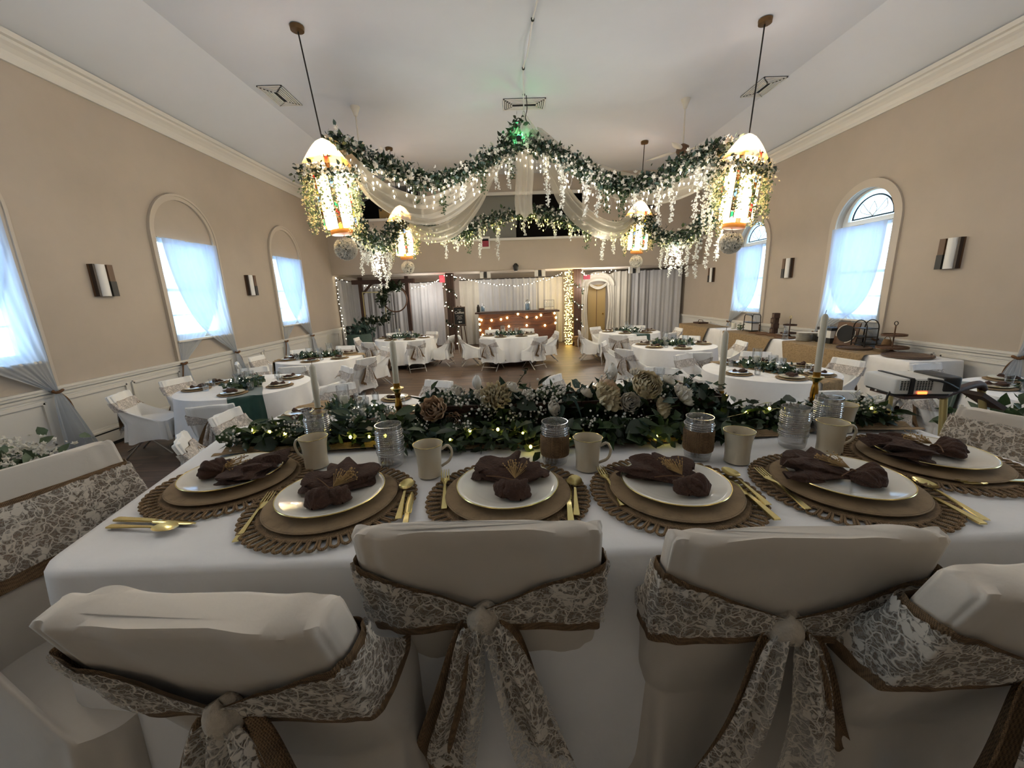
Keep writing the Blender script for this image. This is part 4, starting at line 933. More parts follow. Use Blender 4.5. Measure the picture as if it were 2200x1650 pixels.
# ---------------- place settings
loop = MB(); a = np.linspace(-PI/2, PI/2, 7)
loop.tube([(-.0075,-.004,.004)]+[(.0085*math.sin(q), .026+.011*math.cos(q), .005) for q in a]+[(.0075,-.004,.004)], .0034, 5); D_loop = loop.data('loop', 'burlap_mat')
D_mat = MB().lathe([(0,.001),(.168,.001),(.172,.005),(.166,.008)]+[(.166-.012*k-.006*j, .0075+.0015*j) for k in range(4) for j in (0, 1)]+[(.1,.0075),(0,.0075)], 60).data('mat_disc', 'burlap_mat')
D_chargerh = MB().lathe([(0,.0),(.140,.0),(.156,.003),(.1595,.007),(.155,.010),(0,.009)], 64).data('charger_plate', 'charger')
D_plateh = MB().lathe([(0,.0),(.07,.0),(.075,.003),(.085,.0045),(.118,.013),(.1275,.0165),(.129,.018),(.1265,.0192),(.116,.016),(.090,.0085),(.083,.0075),(.078,.0055),(.0,.005)], 72).data('dinner_plate', 'china')
D_rimh = MB().tube([(.1283*math.cos(q), .1283*math.sin(q), .0183) for q in np.linspace(0, 2*PI, 73)[:-1]], .0016, 6, closed=True).data('gold_rim', 'gold')
D_naph = [napkin_mb(80+k, True).data('napkin', 'napkin') for k in range(3)]
sprig = MB()
rg = np.random.default_rng(5)
for k in range(46):
    e = np.array((rg.normal()*.016, .016+rg.uniform(0,.05), .035+rg.uniform(0,.022))); sprig.tube([(0,0,.022), e*.6+np.array((0,0,.008)), e], .0005, 3); sprig.ball(e, .0021, 5)
D_sprig = sprig.data('dried_sprig', 'dried')
wh = ['at the left end of the head table', 'second from the left on the head table', 'behind the front chair left of centre', 'third from the right on the head table', 'second from the right on the head table', 'at the right end of the head table']
SETS = [(-.80,1.07,-82,0),(-.455,.925,-12,1),(-.01,.93,14,2),(.41,.91,34,0),(.84,.905,62,1),(1.19,1.03,84,2)]
for i, (x, y, na, nk) in enumerate(SETS):
    t = thing('placemat', 'round looped jute placemat ' + wh[i], 'placemat', (x, y, ZT+.001+.0016*(i%2)), 0, 'jute placemats')
    link('mat_disc', D_mat, t)
    for k in range(54): q = 2*PI*k/54; link('loop', D_loop, t, (.170*math.cos(q), .170*math.sin(q), 0), (0, 0, q-PI/2))
    tag(link('charger_plate', D_chargerh, None, (x, y, ZT+.0115)), 'round woven charger under the plate ' + wh[i], 'charger', 'head table chargers')
    p = tag(link('dinner_plate', D_plateh, None, (x, y, ZT+.022)), 'cream gold-rimmed plate ' + wh[i], 'plate', 'head table plates'); link('gold_rim', D_rimh, p)
    t = thing('napkin', 'brown twine-tied napkin on the plate ' + wh[i], 'napkin', (x+.01*math.sin(i), y-.005, ZT+.030), R(na), 'head table napkins')
    link('cloth', D_naph[nk], t, (0,0,.004)); link('folded_wing', D_naph[(nk+1)%3], t, (.004,-.004,.006), (0, 0, R(48 if i in (1,) else -38)), (.8,.85,.85))
    MB().tube([(.016*math.cos(q), -.018+.004*math.sin(q*2), .013+.014*math.sin(q)) for q in np.linspace(0, 2*PI, 17)[:-1]], .0022, 5, closed=True).build('twine', 'twine', t)
    MB().tube(S([(0,-.018,.028),(-.03,.0,.032),(-.06,.02,.03)], 10), .0014, 4).build('twine_end', 'twine', t); link('dried_sprig', D_sprig, t, (.006,-.016,.006), (R(-12),0,R(-18)))
# ---------------- gold cutlery
def cut_profile(mb, st):
    """flat ware along +y: stations (y, half-width, z, thickness)"""
    V = []
    for (y, w_, z, th) in st: V += [(-w_,y,z),(w_,y,z),(w_*.8,y,z+th),(-w_*.8,y,z+th)]
    n_ = len(st); F = [(i*4+j, i*4+(j+1)%4, (i+1)*4+(j+1)%4, (i+1)*4+j) for i in range(n_-1) for j in range(4)]+[(3,2,1,0),tuple((n_-1)*4+j for j in range(4))]
    return mb.add(V, F)
hand = [(0,.0075,.001,.002),(.006,.0085,.001,.0022),(.05,.006,.003,.0025),(.09,.0042,.005,.0025),(.115,.0036,.006,.0025)]
fk = cut_profile(MB(), hand+[(.135,.0065,.005,.002),(.148,.0115,.004,.0018),(.158,.0125,.004,.0018)])
for k in range(4): cut_profile(fk, [(.157,.0018,.004,.0018),(.185,.0016,.0055,.0016),(.205,.0008,.008,.0012)]); fk.V[-1][:, 0] += (-.0098+.0065*k)
D_fk = fk.data('fork', 'gold')
kf = cut_profile(MB(), [(0,.008,.001,.0035),(.006,.009,.001,.004),(.07,.0072,.002,.004),(.105,.006,.002,.0035),(.112,.009,.001,.0018),(.16,.0095,.001,.0016),(.2,.0075,.001,.0012),(.218,.002,.001,.001)]); D_kf = kf.data('knife', 'gold')
sp = cut_profile(MB(), hand+[(.13,.0032,.005,.0022)]); sp.grid(lambda u, v: (.0195*np.cos(u*2*PI)*v*(1-.12*np.sin(u*2*PI)), .158+.031*np.sin(u*2*PI)*v, .0015+.0075*v*v+.001), 24, 6, cu=True); D_sp = sp.data('spoon', 'gold')
def cutlery(me, nm_, tail, tip, L_, label, dz=0.0, tilt=0.0):
    tail, tip = np.array(tail), np.array(tip); d = (tip-tail)/np.linalg.norm(tip-tail); b = tip-d*L_
    o = link(nm_, me, None, (b[0], b[1], ZT+.003+dz), (tilt, 0, math.atan2(d[1], d[0])-PI/2)); tag(o, label, nm_, 'gold cutlery on the head table')
cutlery(D_fk,'fork',(-.6,.763),(-.634,.97),.205,'gold fork left of the plate second from the left',.002,R(1.8))
cutlery(D_fk,'fork',(-.165,.875),(-.189,1.059),.205,'gold fork left of the plate behind the left-centre chair',.010)
cutlery(D_fk,'fork',(.262,.833),(.253,1.045),.205,'gold fork left of the third plate from the right',.010)
cutlery(D_fk,'fork',(.667,.799),(.679,.999),.205,'gold fork left of the second plate from the right',.010)
cutlery(D_fk,'fork',(1.269,.88),(1.107,.881),.205,'gold fork in front of the right end plate',.010)
cutlery(D_sp,'spoon',(-.266,.845),(-.284,1.009),.189,'gold spoon right of the plate second from the left',.010)
cutlery(D_sp,'spoon',(.148,.825),(.172,.993),.189,'gold spoon right of the plate behind the left-centre chair',.010)
cutlery(D_sp,'spoon',(.592,.847),(.590,1.007),.189,'gold spoon right of the third plate from the right',.010)
cutlery(D_sp,'spoon',(1.01,.745),(1.041,.925),.189,'gold spoon right of the second plate from the right',.002)
cutlery(D_sp,'spoon',(-.943,.849),(-.794,.825),.16,'gold spoon at the left corner of the head table',.002)
cutlery(D_kf,'knife',(-.93,.874),(-.745,.847),.218,'gold knife tucked under the left end placemat',.003)
cutlery(D_kf,'knife',(.130,.80),(.150,.985),.218,'gold knife beside the spoon behind the left-centre chair',.010)
cutlery(D_kf,'knife',(.572,.82),(.574,.975),.218,'gold knife beside the spoon of the third plate from the right',.010)
cutlery(D_kf,'knife',(.987,.747),(1.003,.942),.218,'gold knife right of the second plate from the right',.002)
cutlery(D_kf,'knife',(-.245,.83),(-.262,.95),.218,'gold knife half hidden right of the plate second from the left',.010)
# ---------------- mugs and glasses
mugp = [(0,.003),(.030,.002),(.034,.004),(.034,.01),(.0335,.03),(.036,.07),(.0415,.096),(.0425,.0985),(.0408,.0985),(.0345,.07),(.031,.03),(.030,.008),(0,.006)]
D_mug = MB().lathe(mugp, 40).data('mug_body', 'mug'); D_mrim = MB().tube([(.0418*math.cos(q),.0418*math.sin(q),.0987) for q in np.linspace(0,2*PI,41)[:-1]],.0011,5,closed=True).data('gold_rim','gold')
D_mh = MB().tube(S([(.037,0,.078),(.055,0,.088),(.066,0,.07),(.058,0,.042),(.034,0,.026)],16),[.0045]*4+[.0038]*8+[.0042]*4,8).data('handle','mug'); D_mhg = MB().tube(S([(.050,0,.0905),(.062,0,.086),(.0695,0,.07)],8),.0014,5).data('handle_gilding','gold')
for (x, y, ha, lb) in ((-.606,1.161,170,'left of the tall glasses with its handle to the left'),(-.235,1.068,10,'left of the plate behind the left-centre chair'),(.224,1.072,-25,'beside the wrapped glass in the middle'),(.669,1.081,80,'right of the second wrapped glass'),(.981,1.126,-10,'in front of the two tall ridged glasses on the right'),(1.16,1.30,20,'half hidden behind the right-hand ridged glass')):
    t = thing('mug', 'cream gold-rimmed mug ' + lb, 'mug', (x, y, ZT+.001), R(ha), 'cream mugs on the head table'); link('body', D_mug, t); link('gold_rim', D_mrim, t); link('handle', D_mh, t); link('handle_gilding', D_mhg, t)
pr = [(0,.004),(.033,.003),(.036,.006)]
for k in range(16):
    z0 = .018+k*.0068; rr = .0385+.0015*math.sin(PI*k/15)
    pr += [(rr,z0),(rr+.0016,z0+.002),(rr+.0016,z0+.0045),(rr,z0+.0062)] if 2 < k < 15 else [(rr,z0),(rr,z0+.0062)]
pr += [(.0395,.134),(.0375,.134)]+[(.0360,.12),(.0350,.02),(0,.012)]
D_gl = MB().lathe(pr, 44).data('ridged_glass', 'ridged')
bead = MB()
for k in (4, 7, 10, 13):
    for j in range(40): q = 2*PI*j/40; bead.ball((.0415*math.cos(q), .0415*math.sin(q), .022+k*.0068), .0022, 5)
D_bead = bead.data('beading', 'ridged'); D_wrap = MB().lathe([(.0425,.032),(.0432,.036)]+[(.0432+.0009*(k%2),.038+k*.0045) for k in range(12)]+[(.0432,.094),(.0425,.097)],44,close=False).data('burlap_wrap','burlap')
for (x, y, wr, lb) in ((-.662,1.311,0,'behind the leftmost mug'),(-.369,1.151,0,'left of centre beside the greenery'),(.135,1.123,1,'wrapped in burlap in the middle of the table'),(.569,1.118,1,'wrapped in burlap right of centre'),(.903,1.179,0,'nearer of the two together on the right'),(1.085,1.275,0,'farther of the two together on the right')):
    t = thing('ridged_glass', 'clear ridged glass ' + lb, 'glass', (x, y, ZT+.001), 0, 'ridged glasses'); link('body', D_gl, t); stuff(link('beading', D_bead, t))
    if wr: link('burlap_wrap', D_wrap, t)
# ---------------- brass candlesticks with tapers
def candlestick(x, y, zb, zt_, lb):
    h = zb-ZT; t = thing('candlestick', 'brass candlestick ' + lb, 'candlestick', (x, y, ZT), 0, 'brass candlesticks')
    MB().lathe([(.040,.0),(.042,.004),(.036,.010),(.018,.016),(.010,.022)],24).build('base','brass',t)
    zz = np.linspace(.02, h-.022, 30); rr = .0085+.0035*np.abs(np.sin(zz*70))+.004*np.exp(-((zz-h*.55)/.012)**2)
    MB().lathe([(float(r), float(z)) for r, z in zip(rr, zz)],20).build('stem','brass',t)
    MB().lathe([(.010,h-.024),(.013,h-.02),(.024,h-.006),(.0255,h-.004),(.024,h-.002),(.0125,h-.002),(.012,h+.0)],20).build('drip_pan','gold',t); MB().lathe([(.0125,h-.002),(.0125,h+.016),(.0105,h+.016)],16).build('cup','brass',t)
    c = thing('taper_candle', 'tall ivory taper candle in the brass candlestick ' + lb, 'candle', (x, y, zb), 0, 'ivory taper candles'); L_ = zt_-zb
    MB().lathe([(.0095,0.002),(.0112,.02),(.0112,L_*.6),(.0108,L_-.012),(.006,L_-.003),(0,L_)],18).build('wax','candle',c); MB().tube([(0,0,L_-.003),(.002,0,L_+.012)],.0009,5).build('wick','wick',c)
candlestick(-.735,1.48,1.43,1.615,'farthest left, behind the leftmost glass'); candlestick(-.425,1.48,1.515,1.695,'left of the flower box')
candlestick(.815,1.46,1.445,1.69,'right of the flower box'); candlestick(1.18,1.46,1.505,1.74,'farthest right, behind the two ridged glasses')

# ---------------- flower box
def bloom_mb(Rr, L_=5, seed=0, closed=.75, ruffle=.08, n0=3, nu=7, nv=6, hk=1.1):
    rg = np.random.default_rng(seed); mb = MB()
    for k in range(L_):
        f = k/(L_-1); rm = Rr*(.18+.82*f); h = Rr*(hk-.45*f*hk); np_ = n0+k
        for j in range(np_):
            a0 = 2*PI*j/np_+k*.7+rg.uniform(-.1,.1); span = 2.4*PI/np_; ph = rg.uniform(0,6)
            def fn(u, v):
                e = 1-.22*(2*u-1)**2; vv = v*e; r = rm*np.sin(np.clip(vv,0,1)*PI*(closed+(.62-closed)*f))**.8*(1+ruffle*np.sin(u*9+ph)*v); a_ = a0+(u-.5)*span
                return r*np.cos(a_), r*np.sin(a_), h*(1-np.cos(vv*PI*.5))*1.15+ruffle*.5*Rr*np.sin(u*11+ph)*v
            mb.grid(fn, nu, nv)
    return mb
D_peony = bloom_mb(.045,7,1,.85,.05,4).data('peony','petal_cream'); D_rose = bloom_mb(.032,5,2,.8,.05).data('rose','petal_white'); D_rose_b = bloom_mb(.036,5,3,.75,.10).data('rose','petal_blush'); D_ruf = bloom_mb(.042,6,4,.6,.2,5).data('ruffled_bloom','petal_cream'); D_ruf_w = bloom_mb(.036,6,6,.6,.22,5).data('ruffled_bloom','petal_white')
tul = MB()
for j in range(6):
    a0 = j*PI/3; rr = .016 if j % 2 else .0145
    tul.grid(lambda u, v: (rr*np.sin(np.clip(v*.97,0,1)*PI)**.7*np.cos(a0+(u-.5)*1.5)+1e-4, rr*np.sin(np.clip(v*.97,0,1)*PI)**.7*np.sin(a0+(u-.5)*1.5), .052*v*(1-.08*(2*u-1)**2)), 7, 9)
D_tulip = tul.data('tulip_bud','bud_white')
t = thing('flower_box', 'dark wooden trough of cream flowers and greenery in the middle of the head table', 'flower arrangement', (.235, 1.45, ZT+.012))
for (c, d, nm_) in (((0,-.075,.055),(1.10,.012,.11),'front_board'),((0,.075,.055),(1.10,.012,.11),'back_board'),((-.55,0,.055),(.012,.16,.11),'end_board'),((.55,0,.055),(.012,.16,.11),'end_board'),((0,0,.006),(1.09,.14,.012),'base_board'),((0,0,.085),(1.08,.138,.01),'foam')): MB().box(c,d).build(nm_,'wood_dark' if nm_!='foam' else 'soil',t,smooth=False)
def W2L(p): return (p[0]-.235, p[1]-1.45, p[2]-ZT-.012)
def put(nm_, me, p, rot, s_=1.0): return link(nm_, me, t, W2L((p[0], p[1]-.03, p[2]+.008)), rot, s_*1.12)
BL = [('peony',D_peony,(.489,1.40,1.50),(1.0,.1,0),1.05),('tulip_bud',D_tulip,(-.112,1.42,1.505),(.05,.03,0),1.0),('tulip_bud',D_tulip,(.372,1.42,1.525),(.1,.12,1),1.05),('ruffled_bloom',D_ruf,(-.045,1.40,1.475),(.8,.1,0),1.1),('rose',D_rose_b,(-.262,1.385,1.445),(1.0,-.2,0),1.15),('rose',D_rose,(.425,1.375,1.450),(1.1,.1,0),1.0),('ruffled_bloom',D_ruf,(.338,1.385,1.462),(.9,-.2,1),1.15),('rose',D_rose_b,(.355,1.41,1.49),(.7,.1,2),.95),('rose',D_rose,(.150,1.375,1.435),(1.1,-.1,1),.85),('ruffled_bloom',D_ruf_w,(.610,1.39,1.458),(.9,.2,1),1.0),('rose',D_rose,(.585,1.44,1.505),(.5,.1,1),.7),('rose',D_rose,(-.19,1.42,1.50),(.7,0,1),.7),('ruffled_bloom',D_ruf,(.53,1.375,1.42),(1.2,.3,1),.8),('rose',D_rose,(.01,1.41,1.505),(.6,.2,1),.75),('tulip_bud',D_tulip,(-.083,1.365,1.372),(1.3,.1,.4),.95),('rose',D_rose_b,(-.195,1.375,1.405),(1.2,.1,0),.8),('ruffled_bloom',D_ruf_w,(.47,1.44,1.53),(.4,.1,1),.7),('rose',D_rose,(.28,1.43,1.47),(.6,.1,1),.7),('ruffled_bloom',D_ruf_w,(-.10,1.43,1.47),(.6,.1,1),.8),('rose',D_rose,(.07,1.44,1.47),(.5,.1,1),.7)]
for b in BL: put(*b)
D_leaf = {(k, mt): b.data('leaf', mt) for k, b in (('L', LEAF), ('R', ROUND), ('N', LONG)) for mt in ('leaf_dark', 'leaf_mid', 'leaf_blue', 'leaf_sage')}
rg = np.random.default_rng(21)
def leaf_at(parent, p, d, L_, key, s_off=(0,0,0), roll=None):
    m3 = frame_to(d, rg, roll); m4 = Matrix.Identity(4)
    for i in range(3):
        for j in range(3): m4[i][j] = m3[i][j]*L_
        m4[i][3] = p[i]-s_off[i]
    o = bpy.data.objects.new('leaf', D_leaf[key]); COL.objects.link(o); o.parent = parent; o.matrix_local = m4; return o
off = (.235, 1.45, ZT+.012)
for i in range(150):
    x = rg.uniform(-.33, .80); u = rg.uniform(); y = 1.45+rg.normal()*.055; z = 1.405+abs(rg.normal())*.035
    d = (rg.normal()*.8, -.6*rg.uniform(-.3, 1.6), rg.uniform(-.35, 1.0)); k = rg.choice(['L','R','N'], p=[.5,.2,.3]); mt = rg.choice(['leaf_dark','leaf_mid','leaf_blue'], p=[.55,.2,.25])
    leaf_at(t, (x, y, z), d, rg.uniform(.05,.10), (k, mt), off)
for (p, d, L_, key) in (((-.16,1.40,1.46),(.05,-.1,1),.07,('N','leaf_blue')),((-.02,1.44,1.50),(-.1,-.05,1),.055,('R','leaf_dark')),((-.34,1.42,1.45),(-1,-.3,-.2),.10,('L','leaf_mid')),((-.30,1.40,1.47),(-.6,-.4,.5),.09,('L','leaf_dark')),((.03,1.37,1.47),(.6,-.5,-.1),.09,('R','leaf_dark')),((.22,1.36,1.49),(.4,-.5,-.7),.10,('R','leaf_blue')),((.19,1.36,1.46),(-.3,-.5,-.6),.09,('R','leaf_blue')),((.25,1.36,1.43),(.1,-.4,-1),.09,('L','leaf_blue')),((.80,1.42,1.40),(.8,-.4,-.3),.11,('L','leaf_dark')),((.74,1.38,1.40),(.5,-.7,-.4),.10,('L','leaf_blue')),((.54,1.42,1.5),(.0,-.3,.9),.05,('R','leaf_mid')),((-.13,1.37,1.42),(-.3,-.7,-.3),.09,('L','leaf_sage')),((.05,1.36,1.41),(.2,-.8,-.2),.1,('L','leaf_dark'))): leaf_at(t, p, d, L_, key, off)
n = 1500; Q = np.stack([rg.uniform(-.56, .56, n), rg.normal(size=n)*.04+.015, .065+np.abs(rg.normal(size=n))*.028+.018*np.sin(rg.uniform(0, 6, n))], -1)
for mt, sl in (('leaf_dark', slice(0, 800)), ('leaf_blue', slice(800, 1150)), ('leaf_mid', slice(1150, 1500))):
    k_ = sl.stop-sl.start; stuff(scatter(LEAF_S, Q[sl], rand_rot(k_, rg), rg.uniform(.025, .055, k_)).build('filler_foliage', mt, t))
n = 500; Q = np.stack([rg.uniform(-.56, .56, n), -.085+rg.normal(size=n)*.015, rg.uniform(.02, .10, n)], -1); stuff(scatter(LEAF_S, Q, rand_rot(n, rg), rg.uniform(.03, .06, n)).build('filler_foliage', 'leaf_dark', t))
# eucalyptus twigs
for (a, b) in (((.02,1.44,1.49),(.075,1.43,1.575)),((.62,1.43,1.46),(.70,1.42,1.535)),((.64,1.43,1.46),(.80,1.41,1.48)),((.30,1.43,1.46),(.26,1.42,1.525)),((.55,1.43,1.47),(.63,1.43,1.545))):
    a, b = np.array(a), np.array(b); MB().tube([a-off, (a+b)/2-off+np.array((0,0,.008)), b-off], .0016, 5).build('twig', 'stem', t)
    for k in range(9):
        q = a+(b-a)*(k+1)/9; leaf_at(t, q, (rg.normal(), rg.normal()*.5, rg.normal()*.6+.3), rg.uniform(.016,.026), ('R', rg.choice(['leaf_blue','leaf_dark'])), off)
# baby's breath
def breath(parent, centres, n_each, sp_, off_, r=.0042):
    W_ = MB(); P = []
    for c in centres:
        c = np.asarray(c, float)
        for k in range(n_each):
            e = c+rg.normal(size=3)*sp_; P.append(e-off_)
            if k % 2 == 0: W_.tube([c-off_-np.array((0,0,.03)), (c+e)/2-off_, e-off_], .0006, 3)
    P = np.array(P); W_.build('breath_stems', 'leaf_sage', parent).__setitem__('kind', 'stuff'); stuff(scatter(MB().ball((0,0,0),1,6), P, np.repeat(np.eye(3)[None], len(P), 0), rg.uniform(.7,1.3,len(P))*r).build('baby_breath', 'bud_white', parent))
breath(t, [(a_, b_-.035, c_+.005) for a_, b_, c_ in [(-.22,1.40,1.50),(-.17,1.39,1.48),(-.06,1.38,1.44),(-.10,1.37,1.46),(.08,1.39,1.49),(.12,1.39,1.50),(.16,1.40,1.48),(.10,1.37,1.44),(.40,1.35,1.41),(.37,1.34,1.385),(.36,1.41,1.53),(.18,1.41,1.50),(.53,1.40,1.47),(.02,1.37,1.43)]], 26, .018, np.array(off))

# ---------------- leafy garlands on the table with warm lights
def table_garland(label, xs, n, seed, yc=1.36, nb=0, lights=()):
    global rg
    rg = np.random.default_rng(seed); x0, x1 = xs; g = thing('leaf_garland', label, 'garland', ((x0+x1)/2, yc, ZT+.015)); of = np.array(((x0+x1)/2, yc, ZT+.015))
    MB().tube(S([(x0,yc,ZT+.03),((2*x0+x1)/3,yc+.03,ZT+.035),((x0+2*x1)/3,yc-.02,ZT+.035),(x1,yc,ZT+.03)],24)-of, .004, 5).build('stem','stem',g)
    for i in range(n):
        x = rg.uniform(x0, x1); y = yc+rg.normal()*.035; z = ZT+.028+abs(rg.normal())*.022
        d = (rg.choice([-1,1])*rg.uniform(.3,1), rg.normal()*.6, rg.uniform(-.15,.45)); leaf_at(g, (x, y, z), d, rg.uniform(.05,.095), (rg.choice(['L','N','R'], p=[.5,.35,.15]), rg.choice(['leaf_dark','leaf_mid','leaf_blue'], p=[.5,.35,.15])), of)
    m_ = n*5; Q = np.stack([rg.uniform(x0, x1, m_)-of[0], rg.normal(size=m_)*.04, np.abs(rg.normal(size=m_))*.022+.004], -1)
    stuff(scatter(LEAF_S, Q[:m_//2], rand_rot(m_//2, rg), rg.uniform(.025, .05, m_//2)).build('filler_foliage', 'leaf_dark', g)); stuff(scatter(LEAF_S, Q[m_//2:], rand_rot(m_-m_//2, rg), rg.uniform(.025, .05, m_-m_//2)).build('filler_foliage', 'leaf_mid', g))
    if nb: breath(g, [(rg.uniform(x0, x1), yc+rg.normal()*.04, ZT+.06+rg.uniform(0,.03)) for _ in range(nb)], 20, .016, of, .0036)
    return g
table_garland('leafy garland with baby breath on the left part of the head table', (-.98,-.36), 150, 31, 1.37, 8)
table_garland('leafy garland lying in front of the wooden flower box', (-.36,.76), 220, 32, 1.285, 7)
table_garland('leafy garland on the right part of the head table', (.80,1.38), 150, 33, 1.38, 4)
def warm_lights(label, pts):
    t = thing('fairy_lights', label, 'string lights'); P = S(pts, len(pts)*5); MB().tube(P, .0009, 4).build('wire','gold_dull',t); me = MB().ball((0,0,0),.0052,8,(1,1,1.3)).data('bulb','fairy_lime')
    for p in pts: link('bulb', me, t, p)
warm_lights('warm fairy lights in the left table garland', [(-.93,1.37,1.40),(-.86,1.36,1.395),(-.80,1.35,1.39),(-.70,1.37,1.40),(-.55,1.30,1.385),(-.49,1.31,1.38),(-.43,1.30,1.385)])
warm_lights('warm fairy lights in front of the wooden flower box', [(-.205,1.28,1.372),(-.135,1.28,1.40),(-.04,1.28,1.40),(.045,1.27,1.385),(.066,1.20,1.365),(.20,1.26,1.37),(.485,1.23,1.372),(.52,1.24,1.375),(.60,1.26,1.39)])
warm_lights('warm fairy lights in the right table garland', [(.74,1.33,1.39),(.86,1.36,1.40),(.95,1.37,1.41),(1.12,1.37,1.40),(1.24,1.36,1.40),(1.32,1.36,1.40)])

# ================================================================== chairs at the head table
yk = None
def big_tails(dx1, dx2, L1, L2): return (
    ('burlap', 'burlap_tail', (-.02, .006, None, -.09, L1+.04, .04, .10, 1.0)), ('burlap', 'burlap_tail', (.03, .006, None, .09, L2-.12, .04, .09, 2.2)),
    ('lace', 'lace_tail', (-.016, -.014, None, dx1, L1, .036, .10, .3)), ('lace', 'lace_tail', (.018, -.018, None, dx2, L2, .036, .14, 1.9)))
def head_chair(x, y, rz, H, seed, label, dx1=-.055, dx2=.14, L1=.36, L2=.46, **kw):
    kw.setdefault('sash_dz', .165); kw.setdefault('hb', .098); kw.setdefault('hl', .072)
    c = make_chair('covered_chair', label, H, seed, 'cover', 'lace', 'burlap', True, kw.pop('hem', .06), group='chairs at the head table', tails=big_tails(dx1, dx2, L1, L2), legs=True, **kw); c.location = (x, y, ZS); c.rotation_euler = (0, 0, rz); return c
head_chair(-.06, .725, -.04, .87, 101, 'white covered chair with a lace bow in the middle foreground', wide=.232)
head_chair(.485, .67, -.04, .87, 102, 'white covered chair with a lace bow right of the foreground middle', -.10, .05, .40, .40, wide=.232)
head_chair(-.43, .60, -.08, .87, 103, 'white covered chair with a burlap and lace sash at the lower left', -.05, .06, .40, .34, lean=.16, wide=.215, TH=.075)
head_chair(.81, .60, .03, .87, 104, 'white covered chair cut off at the lower right', -.05, .06, .40, .34, lean=.16, TH=.07)
head_chair(-1.17, .93, R(-107), .87, 105, 'covered chair with a wide lace band at the left end of the head table', sash_dz=.165, hb=.10, hl=.075, lean=.13, hem=.2)
head_chair(1.66, 1.16, R(112), .80, 106, 'covered chair with a lace band at the right end of the head table', sash_dz=.12, hb=.085, hl=.075, lean=.13)

# ================================================================== hanging lanterns, garlands and tulle
CEIL = 5.40
sheer('hood_cloth', '#d9b98c', 0.9, '#c99a5e')
def lantern(loc, top, th, label, power, glass='lantern_glass', col=(1.0, .92, .82)):
    t = thing('pendant_lantern', label, 'lantern', loc, 0, 'hanging glass lanterns'); t.rotation_euler = (0, th, 0)
    # rod and ceiling canopy are set in the lantern's own tilted frame
    inv = np.linalg.inv(roty(th)); c = inv @ (np.array(top)-np.array(loc))
    MB().tube([(0,0,-.25), (0,0,0), c], .010, 8).build('rod', 'dark_metal', t)
    o = MB().lathe([(.02,-.07),(.085,-.06),(.09,-.01),(.075,0)], 20).build('ceiling_canopy', 'bronze', t); o.location = c; o.rotation_euler = (0, -th, 0)
    z0, z1, r = -1.15, -.22, .25
    MB().lathe([(.03,-.20),(.13,-.215),(.255,-.235),(.255,-.255),(.10,-.25)], 6, close=False).build('top_frame', 'lantern_frame', t, smooth=False)
    MB().lathe([(0,-1.235),(.15,-1.225),(.16,-1.20),(.16,-1.165),(.10,-1.155),(0,-1.155)], 24).build('base', 'lantern_wood', t)
    for k in range(6):
        a = k*PI/3+.35; e = np.array((-math.sin(a), math.cos(a), 0)); n = np.array((math.cos(a), math.sin(a), 0))
        p = n*r*.93; w_ = .088
        V = [p-e*w_+(0,0,z0+.03), p+e*w_+(0,0,z0+.03), p+e*w_+(0,0,z1), p-e*w_+(0,0,z1)]; V = V+[v-n*.008 for v in V]
        MB().add(V, [(0,1,2,3),(7,6,5,4),(0,4,5,1),(1,5,6,2),(2,6,7,3),(3,7,4,0)]).build('glass_panel', glass, t, smooth=False)
        a2 = a+PI/6; e2 = np.array((-math.sin(a2), math.cos(a2), 0)); n2 = np.array((math.cos(a2), math.sin(a2), 0)); q = n2*r*.97
        st = MB()
        for s_ in (-1, 1): st.bar(q+e2*.024*s_+(0,0,z0+.03), q+e2*.024*s_+(0,0,z1), .010, .014)
        st = st.build('stained_strip', 'lantern_frame', t, smooth=False); cols = ['glass_red','glass_yellow','lantern_wood','glass_green','lantern_wood','glass_blue','lantern_frame']
        for j in range(9):
            zz0 = z0+.04+(z1-z0-.05)*j/9; zz1 = zz0+(z1-z0-.05)/9-.008; sl = .03*(-1)**j
            V = [q-e2*.020+(0,0,zz0), q+e2*.020+(0,0,zz0+sl*.5), q+e2*.020+(0,0,zz1), q-e2*.020+(0,0,zz1-sl*.3)]
            V = V+[v-n2*.005 for v in V]
            MB().add(V, [(0,1,2,3),(7,6,5,4),(0,4,5,1),(1,5,6,2),(2,6,7,3),(3,7,4,0)]).build('glass_piece', cols[(j*3+k)%7], st, smooth=False)
    # the lamp's own bulb shines out of the open top
    l = bpy.data.lights.new('lantern_bulb', 'POINT'); l.energy = power; l.color = col; l.shadow_soft_size = .06
    lo = bpy.data.objects.new('lantern_bulb', l); COL.objects.link(lo); lo.parent = t; lo.location = (0, 0, -.12)
    return t
LAN = [((-2.49,6.25,4.0), (-2.63,6.22,CEIL), -.10, 'lit stained-glass lantern hanging front left', 54), ((3.60,6.3,3.92), (3.70,6.33,CEIL), .09, 'lit stained-glass lantern hanging front right', 54),
       ((-2.55,10.7,4.02), (-2.69,10.71,CEIL), -.05, 'small lit lantern hanging back left before the balcony', 54), ((3.52,10.75,3.98), (3.58,10.78,CEIL), .04, 'small lit lantern hanging back right before the balcony', 54)]
for L4 in LAN: lantern(*L4)
